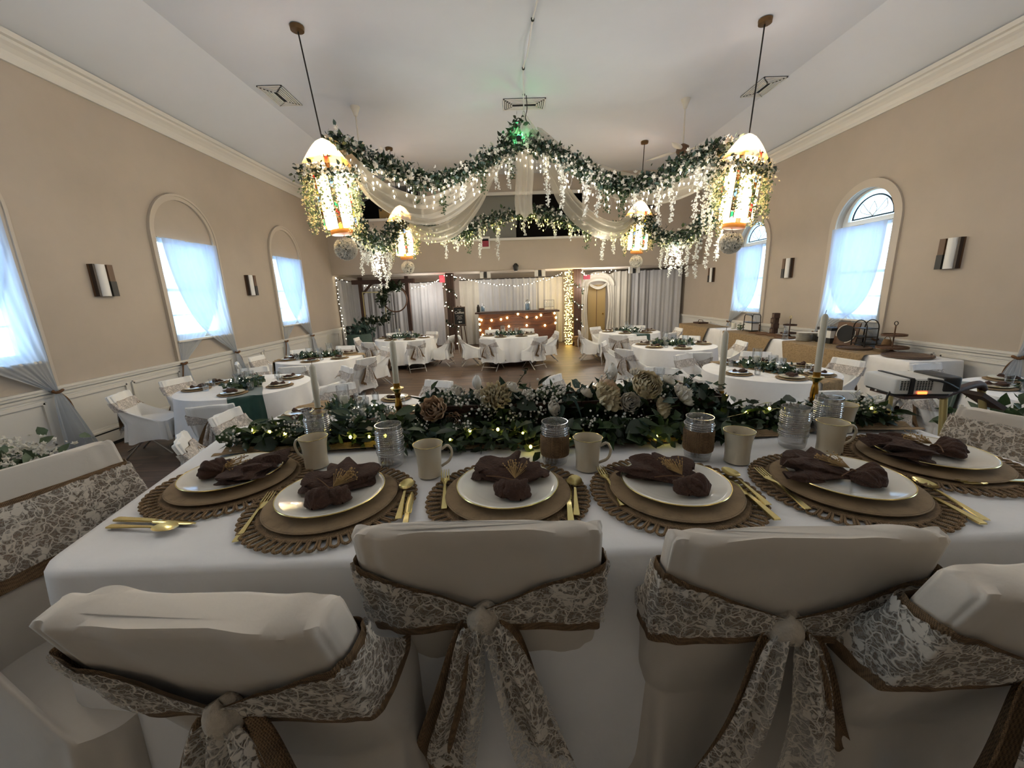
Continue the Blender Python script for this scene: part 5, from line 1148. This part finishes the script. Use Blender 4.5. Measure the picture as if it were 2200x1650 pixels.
# unseen lanterns, added in line with the two rows to light the foreground
for x, y, lb in ((-2.6,1.8,'added unseen fill lantern over the left of the platform'),(3.6,1.8,'added unseen fill lantern over the right of the platform'),(-2.6,-2.3,'added unseen fill lantern at the rear left of the platform'),(3.6,-2.3,'added unseen fill lantern at the rear right of the platform')): lantern((x,y,4.0),(x,y,CEIL),0,lb,30 if y > 0 else 3,'fill_lantern_glass' if y > 0 else 'fill_lantern_glass_low',(1,.97,.93))
WL = ['front left', 'front right', 'back left', 'back right']
def lan_pt(i, z, ang=None, r=0.0):
    loc, top, th = LAN[i][:3]; v = np.array((r*math.cos(ang) if ang is not None else 0, r*math.sin(ang) if ang is not None else 0, z)); return roty(th) @ v+np.array(loc)
PET = blossom_base(4)
def strand(parent, top, L_, seed, mat='wisteria', nm_='wisteria_strand', r=.035, dens=75, s_=.055):
    rg = np.random.default_rng(seed); n = int(L_*dens); z = rg.uniform(0, 1, n); rr = r*(1-.55*z)
    P = np.stack([rg.normal(size=n)*rr+.02*np.sin(z*6+seed), rg.normal(size=n)*rr, -L_*z], -1)+np.asarray(top)
    return stuff(scatter(PET, P, rand_rot(n, rg), rg.uniform(.7, 1.2, n)*s_*(1-.35*z)).build(nm_, mat, parent))
# wreaths and trailing vines on the lanterns, flower balls under them
for i in range(4):
    th = LAN[i][2]; big = i < 2; rg = np.random.default_rng(70+i)
    t = thing('lantern_wreath', 'leaf and white flower wreath with trailing vines around the %s lantern' % WL[i], 'wreath', (0,0,0), 0, 'lantern wreaths')
    ring = np.array([lan_pt(i, -.44+.05*math.sin(a*2+i), a, .33) for a in np.linspace(0, 2*PI, 48)]); MB().tube(ring[:-1], .012, 5, closed=True).build('hoop', 'stem', t)
    n = 900; P = ring[rg.integers(0, 48, n)]+rg.normal(size=(n,3))*.05
    stuff(scatter(LEAF_S, P[:n//2], rand_rot(n//2, rg), rg.uniform(.05,.10,n//2)).build('foliage', 'leaf_dark', t)); stuff(scatter(BLOSSOM, P[n//2:], rand_rot(n-n//2, rg), rg.uniform(.05,.09,n-n//2)).build('blossoms', 'petal_white', t))
    for k in range(6): link('rose', ROSE_S_DATA['petal_white'], t, ring[rg.integers(0,47)]+rg.normal(size=3)*.03, tuple(rg.uniform(0,6,3)), .13)
    for k in range(9):
        a = 2*PI*k/9+.3+i; top = lan_pt(i, -.46, a, .335); L_ = rg.uniform(.55, .85)
        v = strand(t, top, L_, 200+i*10+k, 'leaf_sage', 'trailing_vine', .055, 130, .07); strand(t, top+np.array((0,0,-.01)), L_, 500+i*10+k, 'petal_cream', 'trailing_flowers', .055, 110, .055)
    c = lan_pt(i, -1.43); b = thing('flower_ball', 'round white flower ball hanging under the %s lantern' % WL[i], 'flower ball', tuple(c), 0, 'hanging flower balls')
    MB().ball((0,0,0), .11, 14).build('core', 'leaf_dark', b); n = 210; d = rg.normal(size=(n,3)); d /= np.linalg.norm(d,axis=1)[:,None]
    rots = np.array([frame_to(x, rg) @ rotx(R(-90)) for x in d]); stuff(scatter(ROSE_S, d*.125, rots, rg.uniform(.10,.13,n)).build('blossoms', 'petal_white', b))
    n = 90; d = rg.normal(size=(n,3)); d /= np.linalg.norm(d,axis=1)[:,None]; stuff(scatter(LEAF_S, d*.12, np.array([frame_to(x, rg) for x in d]), np.full(n,.05)).build('foliage', 'leaf_dark', b))
    for q in (-.012, .012): MB().tube([(q,0,.11),(q*.5,0,.23)], .003, 5).build('cord', 'twine', b)
# garlands
def garland(label, pts, nl, nroses, seed, strands=(), ls=.085, thick=.065):
    t = thing('leaf_garland', label, 'garland', (0,0,0), 0, 'hanging leaf garlands'); rg = np.random.default_rng(seed); P = S(pts, 80); MB().tube(P, .012, 5).build('stem', 'stem', t)
    for mt, k in (('leaf_dark', nl//2), ('leaf_mid', nl//4), ('leaf_blue', nl//4)):
        Q = P[rg.integers(0, 80, k)]+rg.normal(size=(k,3))*thick; stuff(scatter(LEAF_S, Q, rand_rot(k, rg), rg.uniform(.6,1.3,k)*ls).build('foliage', mt, t))
    k = nl//4; Q = P[rg.integers(0, 80, k)]+rg.normal(size=(k,3))*thick*1.1; stuff(scatter(BLOSSOM, Q, rand_rot(k, rg), rg.uniform(.06,.115,k)).build('blossoms', 'petal_white', t))
    for k in range(nroses): link('rose', ROSE_S_DATA['petal_white'], t, P[int((k+.5)/nroses*79)]+rg.normal(size=3)*thick*.8, tuple(rg.uniform(0,6,3)), rg.uniform(.12,.17))
    for j, (f, L_, mt) in enumerate(strands): strand(t, P[int(f*79)]+np.array((0,0,-.05)), L_, seed*7+j, mt, 'wisteria_strand' if mt == 'wisteria' else 'trailing_leaves', .036 if mt == 'wisteria' else .06, 150, .075 if mt == 'wisteria' else .075)
    return P
GF_L = [(-2.35,6.35,4.02),(-2.31,6.47,4.0),(-1.98,6.8,3.93),(-1.63,7.1,3.84),(-1.17,7.45,3.77),(-.63,7.8,4.0),(-.12,8.1,4.34),(.33,8.35,4.61)]
GF_R = [(.33,8.4,4.63),(.84,8.14,4.46),(1.32,7.89,4.12),(1.77,7.63,3.77),(2.19,7.37,3.6),(2.64,7.07,3.61),(2.98,6.81,3.77),(3.37,6.47,3.87)]
GB = [(-2.39,10.65,3.77),(-1.77,10.65,3.47),(-1.06,10.65,3.40),(-.46,10.65,3.6),(.61,10.65,3.83),(1.43,10.65,3.66),(2.26,10.65,3.41),(2.98,10.65,3.36),(3.45,10.65,3.6)]
GS_L = [(-2.5,6.65,3.45),(-2.66,7.6,3.16),(-2.78,8.7,3.04),(-2.74,9.8,3.10),(-2.58,10.5,3.6)]
GS_R = [(3.62,6.7,3.4),(3.86,7.7,3.12),(3.96,9.0,2.92),(3.88,10.0,3.02),(3.62,10.6,3.5)]
P1 = garland('dense leaf and white flower garland swooping from the front left lantern to the middle', GF_L, 3600, 22, 3, [(.25,.55,'wisteria'),(.62,.5,'leaf_mid'),(.7,.4,'wisteria'),(.8,.5,'leaf_mid'),(.95,.65,'wisteria'),(.88,.55,'wisteria'),(.5,.35,'leaf_mid'),(.97,.5,'leaf_mid')])
P2 = garland('dense leaf and white flower garland swooping from the middle to the front right lantern', GF_R, 4000, 26, 4, [(.16,.95,'wisteria'),(.24,.95,'wisteria'),(.36,.7,'wisteria'),(.42,.6,'wisteria'),(.48,.45,'leaf_mid'),(.62,.45,'wisteria'),(.72,.65,'wisteria'),(.78,.7,'wisteria'),(.55,.5,'leaf_mid'),(.9,.9,'wisteria'),(.94,1.1,'wisteria'),(.97,1.2,'wisteria')])
P3 = garland('lower leaf and white flower garland between the two back lanterns', GB, 3000, 20, 5, [(.18,.6,'wisteria'),(.3,.55,'leaf_mid'),(.36,.75,'wisteria'),(.42,.95,'wisteria'),(.5,.5,'wisteria'),(.55,.35,'wisteria'),(.62,.45,'wisteria'),(.68,.4,'wisteria'),(.74,.5,'leaf_mid'),(.8,.7,'wisteria'),(.86,.55,'wisteria'),(.9,.5,'wisteria'),(.23,.4,'wisteria')], .10, .075)
P4 = garland('leaf garland with white wisteria running back along the left side', GS_L, 2000, 14, 6, [(.2,.5,'wisteria'),(.35,.75,'wisteria'),(.45,.5,'wisteria'),(.55,.7,'wisteria'),(.62,.95,'wisteria'),(.7,.95,'wisteria'),(.76,.8,'wisteria'),(.82,.6,'wisteria'),(.5,.4,'wisteria')], .10, .08)
P5 = garland('leaf garland with white wisteria running back along the right side', GS_R, 2000, 14, 7, [(.15,.9,'wisteria'),(.28,.85,'wisteria'),(.38,.9,'wisteria'),(.48,.8,'wisteria'),(.55,.75,'wisteria'),(.6,.6,'wisteria'),(.66,.8,'wisteria'),(.72,.6,'wisteria'),(.78,.7,'wisteria')], .10, .08)
# icicle lights under the garlands
ICE = MB().lathe([(0,-1.0),(.28,-.2),(.42,.25),(.25,.45),(0,.5)], 6, close=False)
def icicles(label, P, nd, mat, seed, lmax=.42, s_=.030, glow=6.0):
    rg = np.random.default_rng(seed); t = thing('icicle_lights', label, 'string lights', (0,0,0), 0, 'icicle lights'); W_ = MB(); Q = []
    W_.tube(P-np.array((0,0,.05)), .004, 4)
    for k in range(nd):
        p = P[int((k+.5)/nd*(len(P)-1))]; L_ = rg.uniform(.12, lmax); x = p-np.array((0,0,.06)); pts = [x+np.array((rg.normal()*.02, rg.normal()*.02, -L_*q)) for q in (0,.35,.7,1)]; W_.tube(pts, .0022, 3)
        for q in np.linspace(.25, 1, max(2, int(L_/.085))): Q.append(x+np.array((rg.normal()*.03, rg.normal()*.03, -L_*q)))
    W_.build('wire', 'white_plastic', t); Q = np.array(Q); stuff(scatter(ICE, Q, np.repeat(np.eye(3)[None], len(Q), 0), rg.uniform(.8,1.2,len(Q))*s_).build('bulb_strand', mat, t))
    if glow: string_glow(t, Q, glow*2.5, 2, (1, .96, .9) if mat == 'fairy' else (1, .93, .78))
icicles('white icicle lights under the front left garland', P1, 34, 'fairy', 1, glow=3.2); icicles('white icicle lights under the front right garland', P2, 40, 'fairy', 2, glow=3.2); icicles('warm icicle lights under the lower back garland', P3, 60, 'fairy_lime', 3, .34, .030)
icicles('small warm lights along the left side garland', P4, 22, 'fairy_lime', 4, .15, .026); icicles('small warm lights along the right side garland', P5, 24, 'fairy_lime', 5, .15, .026)
SW = {'FL': [(-2.29, 6.35, 3.8), (-2.08, 6.75, 3.52), (-1.76, 7.1, 3.34), (-1.28, 7.4, 3.28), (-0.78, 7.8, 3.58), (-0.26, 8.15, 4.09), (0.29, 8.4, 4.79)], 'BL': [(-2.44, 10.6, 3.81), (-2.21, 10.3, 3.48), (-1.64, 9.9, 3.25), (-0.99, 9.5, 3.37), (-0.46, 9.0, 3.79), (-0.14, 8.7, 4.23), (0.38, 8.4, 4.94)], 'FR': [(3.55, 6.4, 3.75), (3.23, 6.7, 3.59), (2.8, 7.05, 3.48), (2.37, 7.4, 3.55), (1.87, 7.7, 3.79), (1.26, 8.1, 4.23), (0.69, 8.4, 4.86)], 'BR': [(3.42, 10.6, 3.64), (2.96, 10.2, 3.31), (2.4, 9.8, 3.29), (1.76, 9.3, 3.55), (1.34, 8.9, 3.89), (1.06, 8.6, 4.26), (0.6, 8.4, 4.86)]}
# tulle swags from the lanterns to the middle peak
def swag(label, pts, w_, seed, hood=None):
    t = thing('tulle_swag', label, 'swag', (0,0,0), 0, 'tulle swags'); P = S(pts, 60); ph = seed*1.7
    T = np.gradient(P, axis=0); T /= np.linalg.norm(T,axis=1)[:,None]; side = np.cross(T, (0,0,1)); side /= np.linalg.norm(side,axis=1)[:,None]; up = np.cross(side, T)
    def fn(u, v):
        i = np.clip((v*59).round().astype(int), 0, 59); ww = w_*(.35+.75*np.sin(PI*np.clip(v*.9+.06,0,1)))[...,None]; q = (u-.5)[...,None]
        X = P[i]+up[i]*(q*ww)+side[i]*(.05*np.sin(u*2*PI*3+ph+v*3)[...,None]+.10*(q*2)**2)
        return X[...,0], X[...,1], X[...,2]
    MB().grid(fn, 20, 60).build('cloth', 'tulle', t)
    if hood is not None:
        loc, top, th = LAN[hood][:3]
        m = MB().grid(lambda u, v: ((.02+.31*v**.6)*np.cos(u*2*PI)*(1+.12*np.sin(u*14)*v), (.02+.30*v**.7)*np.sin(u*2*PI)*(1+.12*np.sin(u*14)*v), .06-.42*v-.05*np.sin(u*6+1)*v), 40, 10, cu=True); m.xf(roty(th), loc); m.build('hood', 'hood_cloth', t)
swag('cream tulle swag from the front left lantern to the middle peak', SW['FL'], .42, 1, 0); swag('cream tulle swag from the back left lantern to the middle peak', SW['BL'], .36, 2, 2)
swag('cream tulle swag from the front right lantern to the middle peak', SW['FR'], .42, 3, 1); swag('cream tulle swag from the back right lantern to the middle peak', SW['BR'], .45, 4, 3)
t = thing('tulle_peak', 'pale tulle gathered into a peak under the middle ceiling vent', 'drapery')
for a0, a1, w_, dz, ph in ((PI*.95, PI*1.35, .50, .80, 0.0), (PI*1.45, PI*1.95, .62, .72, 2.0), (PI*.2, PI*.8, .5, .7, 4.0)):
    MB().grid(lambda u, v: (.48+(.015+w_*v**1.25)*np.cos(a0+(a1-a0)*u)*(1+.10*np.sin(u*15+ph)), 8.4+(.015+.5*w_*v)*np.sin(a0+(a1-a0)*u)+.03*np.sin(u*19+ph)*v, 5.18-dz*v+.12*np.sin(u*4+ph)*v*v), 34, 14).build('cloth', 'tulle_thin', t)
MB().grid(lambda u, v: (.28+.34*u+.02*np.sin(v*6), 8.3+.03*np.sin(u*20), 4.45-1.12*v+.03*np.sin(u*9)*v), 24, 16).build('hanging_panel', 'tulle', t)
posy('leaf_sprays', 'dark leaf sprays poking out of the tulle peak', 'leaves', S([(.05,8.25,4.6),(.25,8.2,4.85),(.42,8.2,4.98)],16), 60, 0, .05, .10, .1)
t = thing('laser_light', 'small green laser lamp among the leaves at the middle peak', 'lamp', (.36, 8.10, 4.62)); MB().lathe([(.03,-.04),(.05,-.03),(.05,.03),(.03,.05)],12).build('body','black',t); MB().lathe([(.028,.05),(.028,.056),(0,.058)],12).build('lens','laser_green',t)
l = bpy.data.lights.new('laser_beam','POINT'); l.energy = 1.6; l.color = (.12,1,.35); l.shadow_soft_size = .02; o = bpy.data.objects.new('laser_beam', l); COL.objects.link(o); o.parent = t; o.location = (.04,.10,.12)
# white cord along the ceiling to the peak
t = thing('hanging_cable', 'white cable swagged along the ceiling to the tulle peak', 'cord'); MB().tube(S([(.56,4.6,5.385),(.53,5.6,5.32),(.50,6.2,5.385),(.46,6.8,5.30),(.43,7.37,5.385),(.45,7.8,5.20),(.47,8.2,5.36),(.48,8.38,5.30),(.48,8.4,5.16)],60),.012,6).build('rope','white_plastic',t)
for p in ((.50,6.2),(.43,7.37),(.48,8.25)): MB().lathe([(.02,-.03),(.025,0)],8,(p[0],p[1],5.40)).build('hook','dark_metal',t)
MB().tube(S([(.52,8.2,5.36),(.53,8.22,5.15),(.50,8.25,5.0),(.58,8.25,4.9)],14),.008,6).build('dark_wire','black',t)

# ================================================================== buffet along the right wall
BX0, BX1, BZ = 5.52, 6.28, .755
for k, (y0, y1, lb) in enumerate(((5.25,7.65,'nearest'),(7.7,10.1,'middle'),(10.15,12.55,'farthest'))):
    t = thing('buffet_table', 'folding buffet table under cloth along the right wall, %s of the three' % lb, 'table', ((BX0+BX1)/2,(y0+y1)/2,0), 0, 'buffet tables')
    MB().box((0,0,BZ-.03),(BX1-BX0-.02,y1-y0-.02,.03)).build('tabletop','wood_mid',t,smooth=False)
    for sx in (-1,1):
        for sy in (-1,1): MB().tube([(sx*.3,sy*1.0,BZ-.04),(sx*.3,sy*1.0,0)],.016,6).build('leg','dark_metal',t)
    O = rrect(BX0, BX1, y0, y1, .03); n = len(O); c = O.mean(0); nr = np.roll(O,-1,0)-np.roll(O,1,0); nr = np.stack([nr[:,1],-nr[:,0]],-1); nr /= np.linalg.norm(nr,axis=1)[:,None]; sa = np.arange(n)*.02
    V = [np.column_stack([c+(O-c)*q, np.full(n,BZ)]) for q in (.02,.6,.985)]+[np.column_stack([O,np.full(n,BZ-.006)])]
    for q in range(1,9):
        v = q/8; V.append(np.column_stack([O+nr*(.006+(.018*np.sin(sa*11+k)+.012*np.sin(sa*23))*v+.03*v)[:,None], np.full(n,BZ-.01-(BZ-.13)*v)]))
    kk = len(V); o = MB().add(np.concatenate(V),[(i*n+j,i*n+(j+1)%n,(i+1)*n+(j+1)%n,(i+1)*n+j) for i in range(kk-1) for j in range(n)]+[tuple(range(n))[::-1]]).build('tablecloth','cloth'); tag(o,'white cloth on the %s buffet table by the right wall' % lb,'tablecloth','buffet tablecloths')
for y0, y1, lb in ((5.9,7.75,'nearest'),(8.1,9.95,'middle'),(10.7,12.5,'farthest')):
    t = thing('burlap_overlay', 'tan burlap overlay on the buffet, %s of the three' % lb, 'table cover', (0,0,0), 0, 'burlap overlays')
    def fn(u, v, y0=y0, y1=y1):
        s_ = v*1.2; top = np.minimum(s_, .665); over = np.maximum(s_-.665, 0); tp = .30*over/.55
        y = y0+(y1-y0)*u; ym = (y0+y1)/2; y = ym+(y-ym)*(1-tp*.9)
        return BX1-.14-top-.010*(over > 0)-.15*over-.016*np.sin(u*22)*np.minimum(1, over*3), y, BZ+.006-over
    MB().grid(fn, 50, 40).build('cloth','burlap_runner',t)
Z = BZ+.008
t = thing('pillar_candle','white candle with a sprig at the far middle of the buffet','candle',(5.94,10.3,Z)); MB().lathe([(.055,0),(.057,.01),(.057,.15),(.05,.155),(0,.15)],18).build('wax','candle',t); MB().tube([(0,0,.15),(0,0,.17)],.002,5).build('wick','wick',t)
posy('greenery_sprig','small green sprig beside the buffet candle','greenery',S([(5.95,10.05,Z+.01),(5.93,9.98,Z+.08),(5.95,9.92,Z+.12)],8),40,0,.03,.06,.05,'leaf_sage')
def wire_rack(label, x, y, w_, h, shelves, arch):
    t = thing('wire_rack', label, 'rack', (x,y,Z))
    for dx in (-.1,.1):
        if arch: pts = [(dx,-w_/2,0),(dx,-w_/2,h-w_/2)]+[(dx,w_/2*math.cos(a),h-w_/2+w_/2*math.sin(a)) for a in np.linspace(PI,0,13)]+[(dx,w_/2,0)]
        else: pts = [(dx,-w_/2,0),(dx,-w_/2*.85,h-.04),(dx,-w_/2*.7,h),(dx,w_/2*.7,h),(dx,w_/2*.85,h-.04),(dx,w_/2,0)]
        MB().tube(pts,.009,6).build('frame_wire','dark_metal',t)
    for z_ in shelves:
        MB().box((0,0,z_),(.22,w_,.012)).build('shelf','dark_metal',t,smooth=False)
    return t
wire_rack('black wire carrier with a white box at the far end of the buffet', 5.95, 9.55, .36, .40, (.22,.03), False)
t = thing('white_box','white box inside the black wire carrier on the buffet','box',(5.95,9.55,Z+.037)); MB().box((0,0,.085),(.17,.28,.17)).build('carton','white_plastic',t,smooth=False)
t = thing('block_tower','tower of stacked dark wooden letter blocks on the buffet','blocks',(6.12,8.98,Z))
for k in range(4): MB().box((.0,.012*(-1)**k,.06+.115*k),(.11,.12+.02*(k%2),.112),rz=.2*(-1)**k).build('block','wood_dark',t,smooth=False); MB().box((-.06,.012*(-1)**k,.06+.115*k),(.012,.07,.07),rz=.2*(-1)**k).build('block_face','wood_grey',t,smooth=False)
def tier_stand(label, x, y, r, h, handle='gold_dull', wood='wood_dark'):
    t = thing('tiered_stand', label, 'tray stand', (x,y,Z), 0, 'tiered trays'); MB().lathe([(r*.3,0),(r*.3,.012),(.02,.03),(.02,.06)],20).build('foot',wood,t)
    for z_, q in ((.06,1.0),(h*.55,.78)): MB().lathe([(0,z_),(r*q,z_),(r*q,z_+.028),(r*q-.012,z_+.028),(r*q-.012,z_+.01),(0,z_+.01)],30).build('tray',wood,t)
    MB().tube([(0,0,.06),(0,0,h*.9)],.010,8).build('stem',wood,t); MB().tube([(0,.03*math.cos(a),h*.9+.03+.03*math.sin(a)) for a in np.linspace(0,2*PI,13)[:-1]],.006,6,closed=True).build('ring',handle,t)
tier_stand('dark two-tier wooden stand in the middle of the buffet', 6.02, 8.35, .16, .42); tier_stand('two-tier wooden stand near the right end of the buffet', 6.02, 6.05, .20, .46, 'dark_metal','wood_mid')
for k, (x, y) in enumerate(((5.9,9.2),(5.85,8.85),(5.9,8.55),(5.8,8.15))):
    o = MB().lathe([(0,0),(.19,0),(.2,.006),(.19,.012),(0,.012)],28).build('woven_mat','burlap_brown',None,True,(x,y,Z+.004*(k%2))); tag(o,'round brown woven mat lying on the middle of the buffet','mat','mats on the buffet')
D_st = MB().lathe([(0,0),(.09,0),(.13,.012),(.132,.015),(.09,.006),(0,.005)],26).data('plate','china')
for (x, y, nn, lb) in ((5.80,7.62,14,'stack of plates nearer the front edge of the buffet'),(6.05,7.72,12,'stack of plates at the back of the buffet')):
    for k in range(nn): tag(link('plate', D_st, None, (x+.002*math.sin(k*2),y,Z+.0115*k)), 'white plate in the ' + lb, 'plate', lb)
t = thing('food_warmer','black and white lidded warmer beside the plate stacks','warmer',(6.05,7.28,Z)); MB().box((0,0,.05),(.3,.34,.10)).build('base','black',t,smooth=False); MB().box((0,0,.17),(.28,.30,.14)).build('body','white_plastic',t,smooth=False); MB().box((0,0,.26),(.3,.34,.05)).build('lid','black',t,smooth=False); MB().tube([(0,-.05,.285),(0,-.05,.32),(0,.05,.32),(0,.05,.285)],.008,6).build('handle','steel',t)
t = thing('chalkboard_plaque','square wood-framed plaque with a black disc leaning on the buffet','plaque',(6.0,6.93,Z)); t.rotation_euler = (0,R(12),R(12))
MB().box((0,0,.2),(.02,.38,.40)).build('panel','wood_mid',t,smooth=False); o = MB().lathe([(0,0),(.145,0),(.145,.01),(0,.012)],32).build('chalk_disc','chalkboard',t,True,(-.012,0,.2),(0,R(-90),0))
for a0 in (R(30),R(210)): MB().tube([(-.022,.16*math.cos(a0+q),.2+.16*math.sin(a0+q)) for q in np.linspace(-.9,.9,12)],.008,5).build('white_wreath','petal_white',t)
wire_rack('tall arched black wire stand behind the round tray on the buffet', 6.08, 6.62, .26, .46, (.06,.18,.32), True)
for (x, y, r, lb) in ((5.82,6.5,.23,'round wooden tray under the arched wire stand on the buffet'),(5.84,5.62,.28,'large round wooden tray at the near end of the buffet')):
    t = thing('round_tray', lb, 'tray', (x,y,Z), 0, 'round trays'); MB().lathe([(0,0),(r,0),(r+.01,.012),(r+.01,.026),(r-.006,.026),(r-.012,.014),(0,.012)],40).build('disc','wood_grey',t); MB().tube([((r+.002)*math.cos(a),(r+.002)*math.sin(a),.026) for a in np.linspace(0,2*PI,41)[:-1]],.006,5,closed=True).build('rim','wood_dark',t)
t = thing('wicker_pouch','small brown wicker pouch against the wall behind the tray stand','pouch',(6.20,6.33,Z)); MB().lathe([(.07,0),(.075,.03),(.06,.12),(.045,.16)],16).build('bag','basket',t); MB().tube([(0,.05*math.cos(a),.15+.06*math.sin(a)) for a in np.linspace(0,PI,9)],.006,5).build('handle','basket',t)
t = thing('glass_carafe','tall clear glass carafe on the near burlap side of the buffet','carafe',(5.66,7.95,Z)); MB().lathe([(.055,0),(.06,.01),(.05,.16),(.035,.24),(.045,.27),(.043,.27),(.033,.24),(.048,.16),(.056,.014),(0,.01)],20).build('body','glass',t)
t = thing('dark_tray','small dark tray at the far end of the buffet','tray',(6.0,12.2,Z)); MB().box((0,0,.02),(.3,.36,.04)).build('tray','wood_dark',t,smooth=False); MB().tube([(0,-.16,.04),(0,-.12,.1),(0,.12,.1),(0,.16,.04)],.01,6).build('handle','wood_dark',t)

# ================================================================== projector on its gold-legged stand
t = thing('projector','white and grey projector with black vents on a gold-legged stand at the right','projector',(1.955,1.85,1.362),R(-8)); t.scale = (.76,.76,.8)
def rbox(mb, c, d, r=.012): 
    O = rrect(-d[0]/2,d[0]/2,-d[1]/2,d[1]/2,r,16); n = len(O); V = []
    for z_, q in ((-d[2]/2,.97),(-d[2]/2+r*.5,1),(d[2]/2-r*.7,1),(d[2]/2-r*.2,.985),(d[2]/2,.94)): V.append(np.column_stack([O*q, np.full(n,z_)])+np.asarray(c))
    k = len(V); return mb.add(np.concatenate(V),[(i*n+j,i*n+(j+1)%n,(i+1)*n+(j+1)%n,(i+1)*n+j) for i in range(k-1) for j in range(n)]+[tuple(range(n))[::-1],tuple((k-1)*n+j for j in range(n))])
rbox(MB(),(-.01,0,.005),(.33,.26,.09)).build('body','white_plastic',t); rbox(MB(),(-.01,.0,-.045),(.31,.25,.016)).build('underside','black',t)
MB().bar((-.085,-.134,-.04),(-.085,-.134,.05),.022,.012).build('strap','black',t,smooth=False); MB().bar((-.085,-.134,.052),(-.085,.13,.052),.022,.006).build('strap','black',t,smooth=False)
for x0, ncol, w_ in ((-.150,3,.05),(-.062,6,.09)):
    o = MB().box((x0+w_/2,-.131,.012),(w_,.006,.062)).build('vent_panel','white_plastic',t,smooth=False)
    for i in range(ncol):
        for j in range(6): MB().box((x0+(i+.5)*w_/ncol,-.1345,-.012+j*.0095),(w_/ncol*.62,.004,.006)).build('slot','black',o,smooth=False)
rbox(MB(),(.135,-.02,.018),(.10,.24,.085),.02).build('lens_housing','black',t); MB().box((-.02,-.134,-.032),(.05,.004,.014)).build('status_display','display',t,smooth=False)
MB().tube(S([(-.17,-.10,-.03),(-.185,-.10,-.07),(-.18,-.10,-.16)],10),.006,6).build('cable','black',t); MB().tube(S([(.0,-.13,.05),(.08,-.14,.035),(.16,-.14,-.005)],10),.008,6).build('cable','black',t)
t = thing('projector_stand','wooden stand with three round gold legs under the projector','stand',(1.955,1.85,ZS))
MB().box((.0,0,.732),(.20,.18,.014)).build('shelf','wood_dark',t,smooth=False)
for (a, b) in (((-.03,.05,.71),(.06,.10,.0)),((.10,-.08,.72),(.24,-.06,.0)),((.37,-.0,.74),(.62,.02,.0))): MB().tube([a,b],.0145,12).build('leg','gold_dull',t)
MB().tube(S([(.10,-.06,.725),(.22,-.04,.755),(.34,-.01,.765),(.38,0,.735)],16),.018,8).build('arm','wood_dark',t); MB().bar((.33,.0,.72),(.47,.01,.64),.09,.02).build('paddle','wood_dark',t,smooth=False)

# ================================================================== planters on the platform edge
def planter(x, y, w_, h, label, mat, flowers, seed):
    t = thing('planter_box', label, 'planter', (x,y,ZS)); rgp = np.random.default_rng(seed)
    for k in range(4):
        for (c, d) in (((0,-w_/2,h*(k+.5)/4),(w_,.018,h/4-.006)),((0,w_/2,h*(k+.5)/4),(w_,.018,h/4-.006)),((-w_/2,0,h*(k+.5)/4),(.018,w_,h/4-.006)),((w_/2,0,h*(k+.5)/4),(.018,w_,h/4-.006))): MB().box(c,d).build('slat','wood_dark',t,smooth=False)
    for sx in (-1,1):
        for sy in (-1,1): MB().box((sx*(w_/2-.02),sy*(w_/2-.02),h/2),(.03,.03,h)).build('corner_post','wood_dark',t,smooth=False)
    MB().box((0,0,h-.05),(w_-.02,w_-.02,.03)).build('soil','soil',t,smooth=False)
    n = 420; P = np.stack([rgp.normal(size=n)*w_*.33, rgp.normal(size=n)*w_*.33-.03, h-.06+np.abs(rgp.normal(size=n))*.07-.05*rgp.uniform(0,1,n)],-1); stuff(scatter(LEAF_S,P,rand_rot(n,rgp),rgp.uniform(.05,.10,n)).build('foliage',mat,t))
    n = flowers; P = np.stack([rgp.normal(size=n)*w_*.32, rgp.normal(size=n)*w_*.32, h+np.abs(rgp.normal(size=n))*.06],-1); stuff(scatter(ROSE_S,P,rand_rot(n,rgp),rgp.uniform(.025,.05,n)).build('blossoms','petal_white',t))
planter(2.93,2.2,.30,.44,'dark slatted planter with ferny greenery behind the projector stand','leaf_mid',10,1)
planter(-2.62,1.9,.34,.50,'planter of pale flowers at the left edge of the platform','leaf_sage',260,2)
# hide nothing: remove unused template marker
assert all(used)
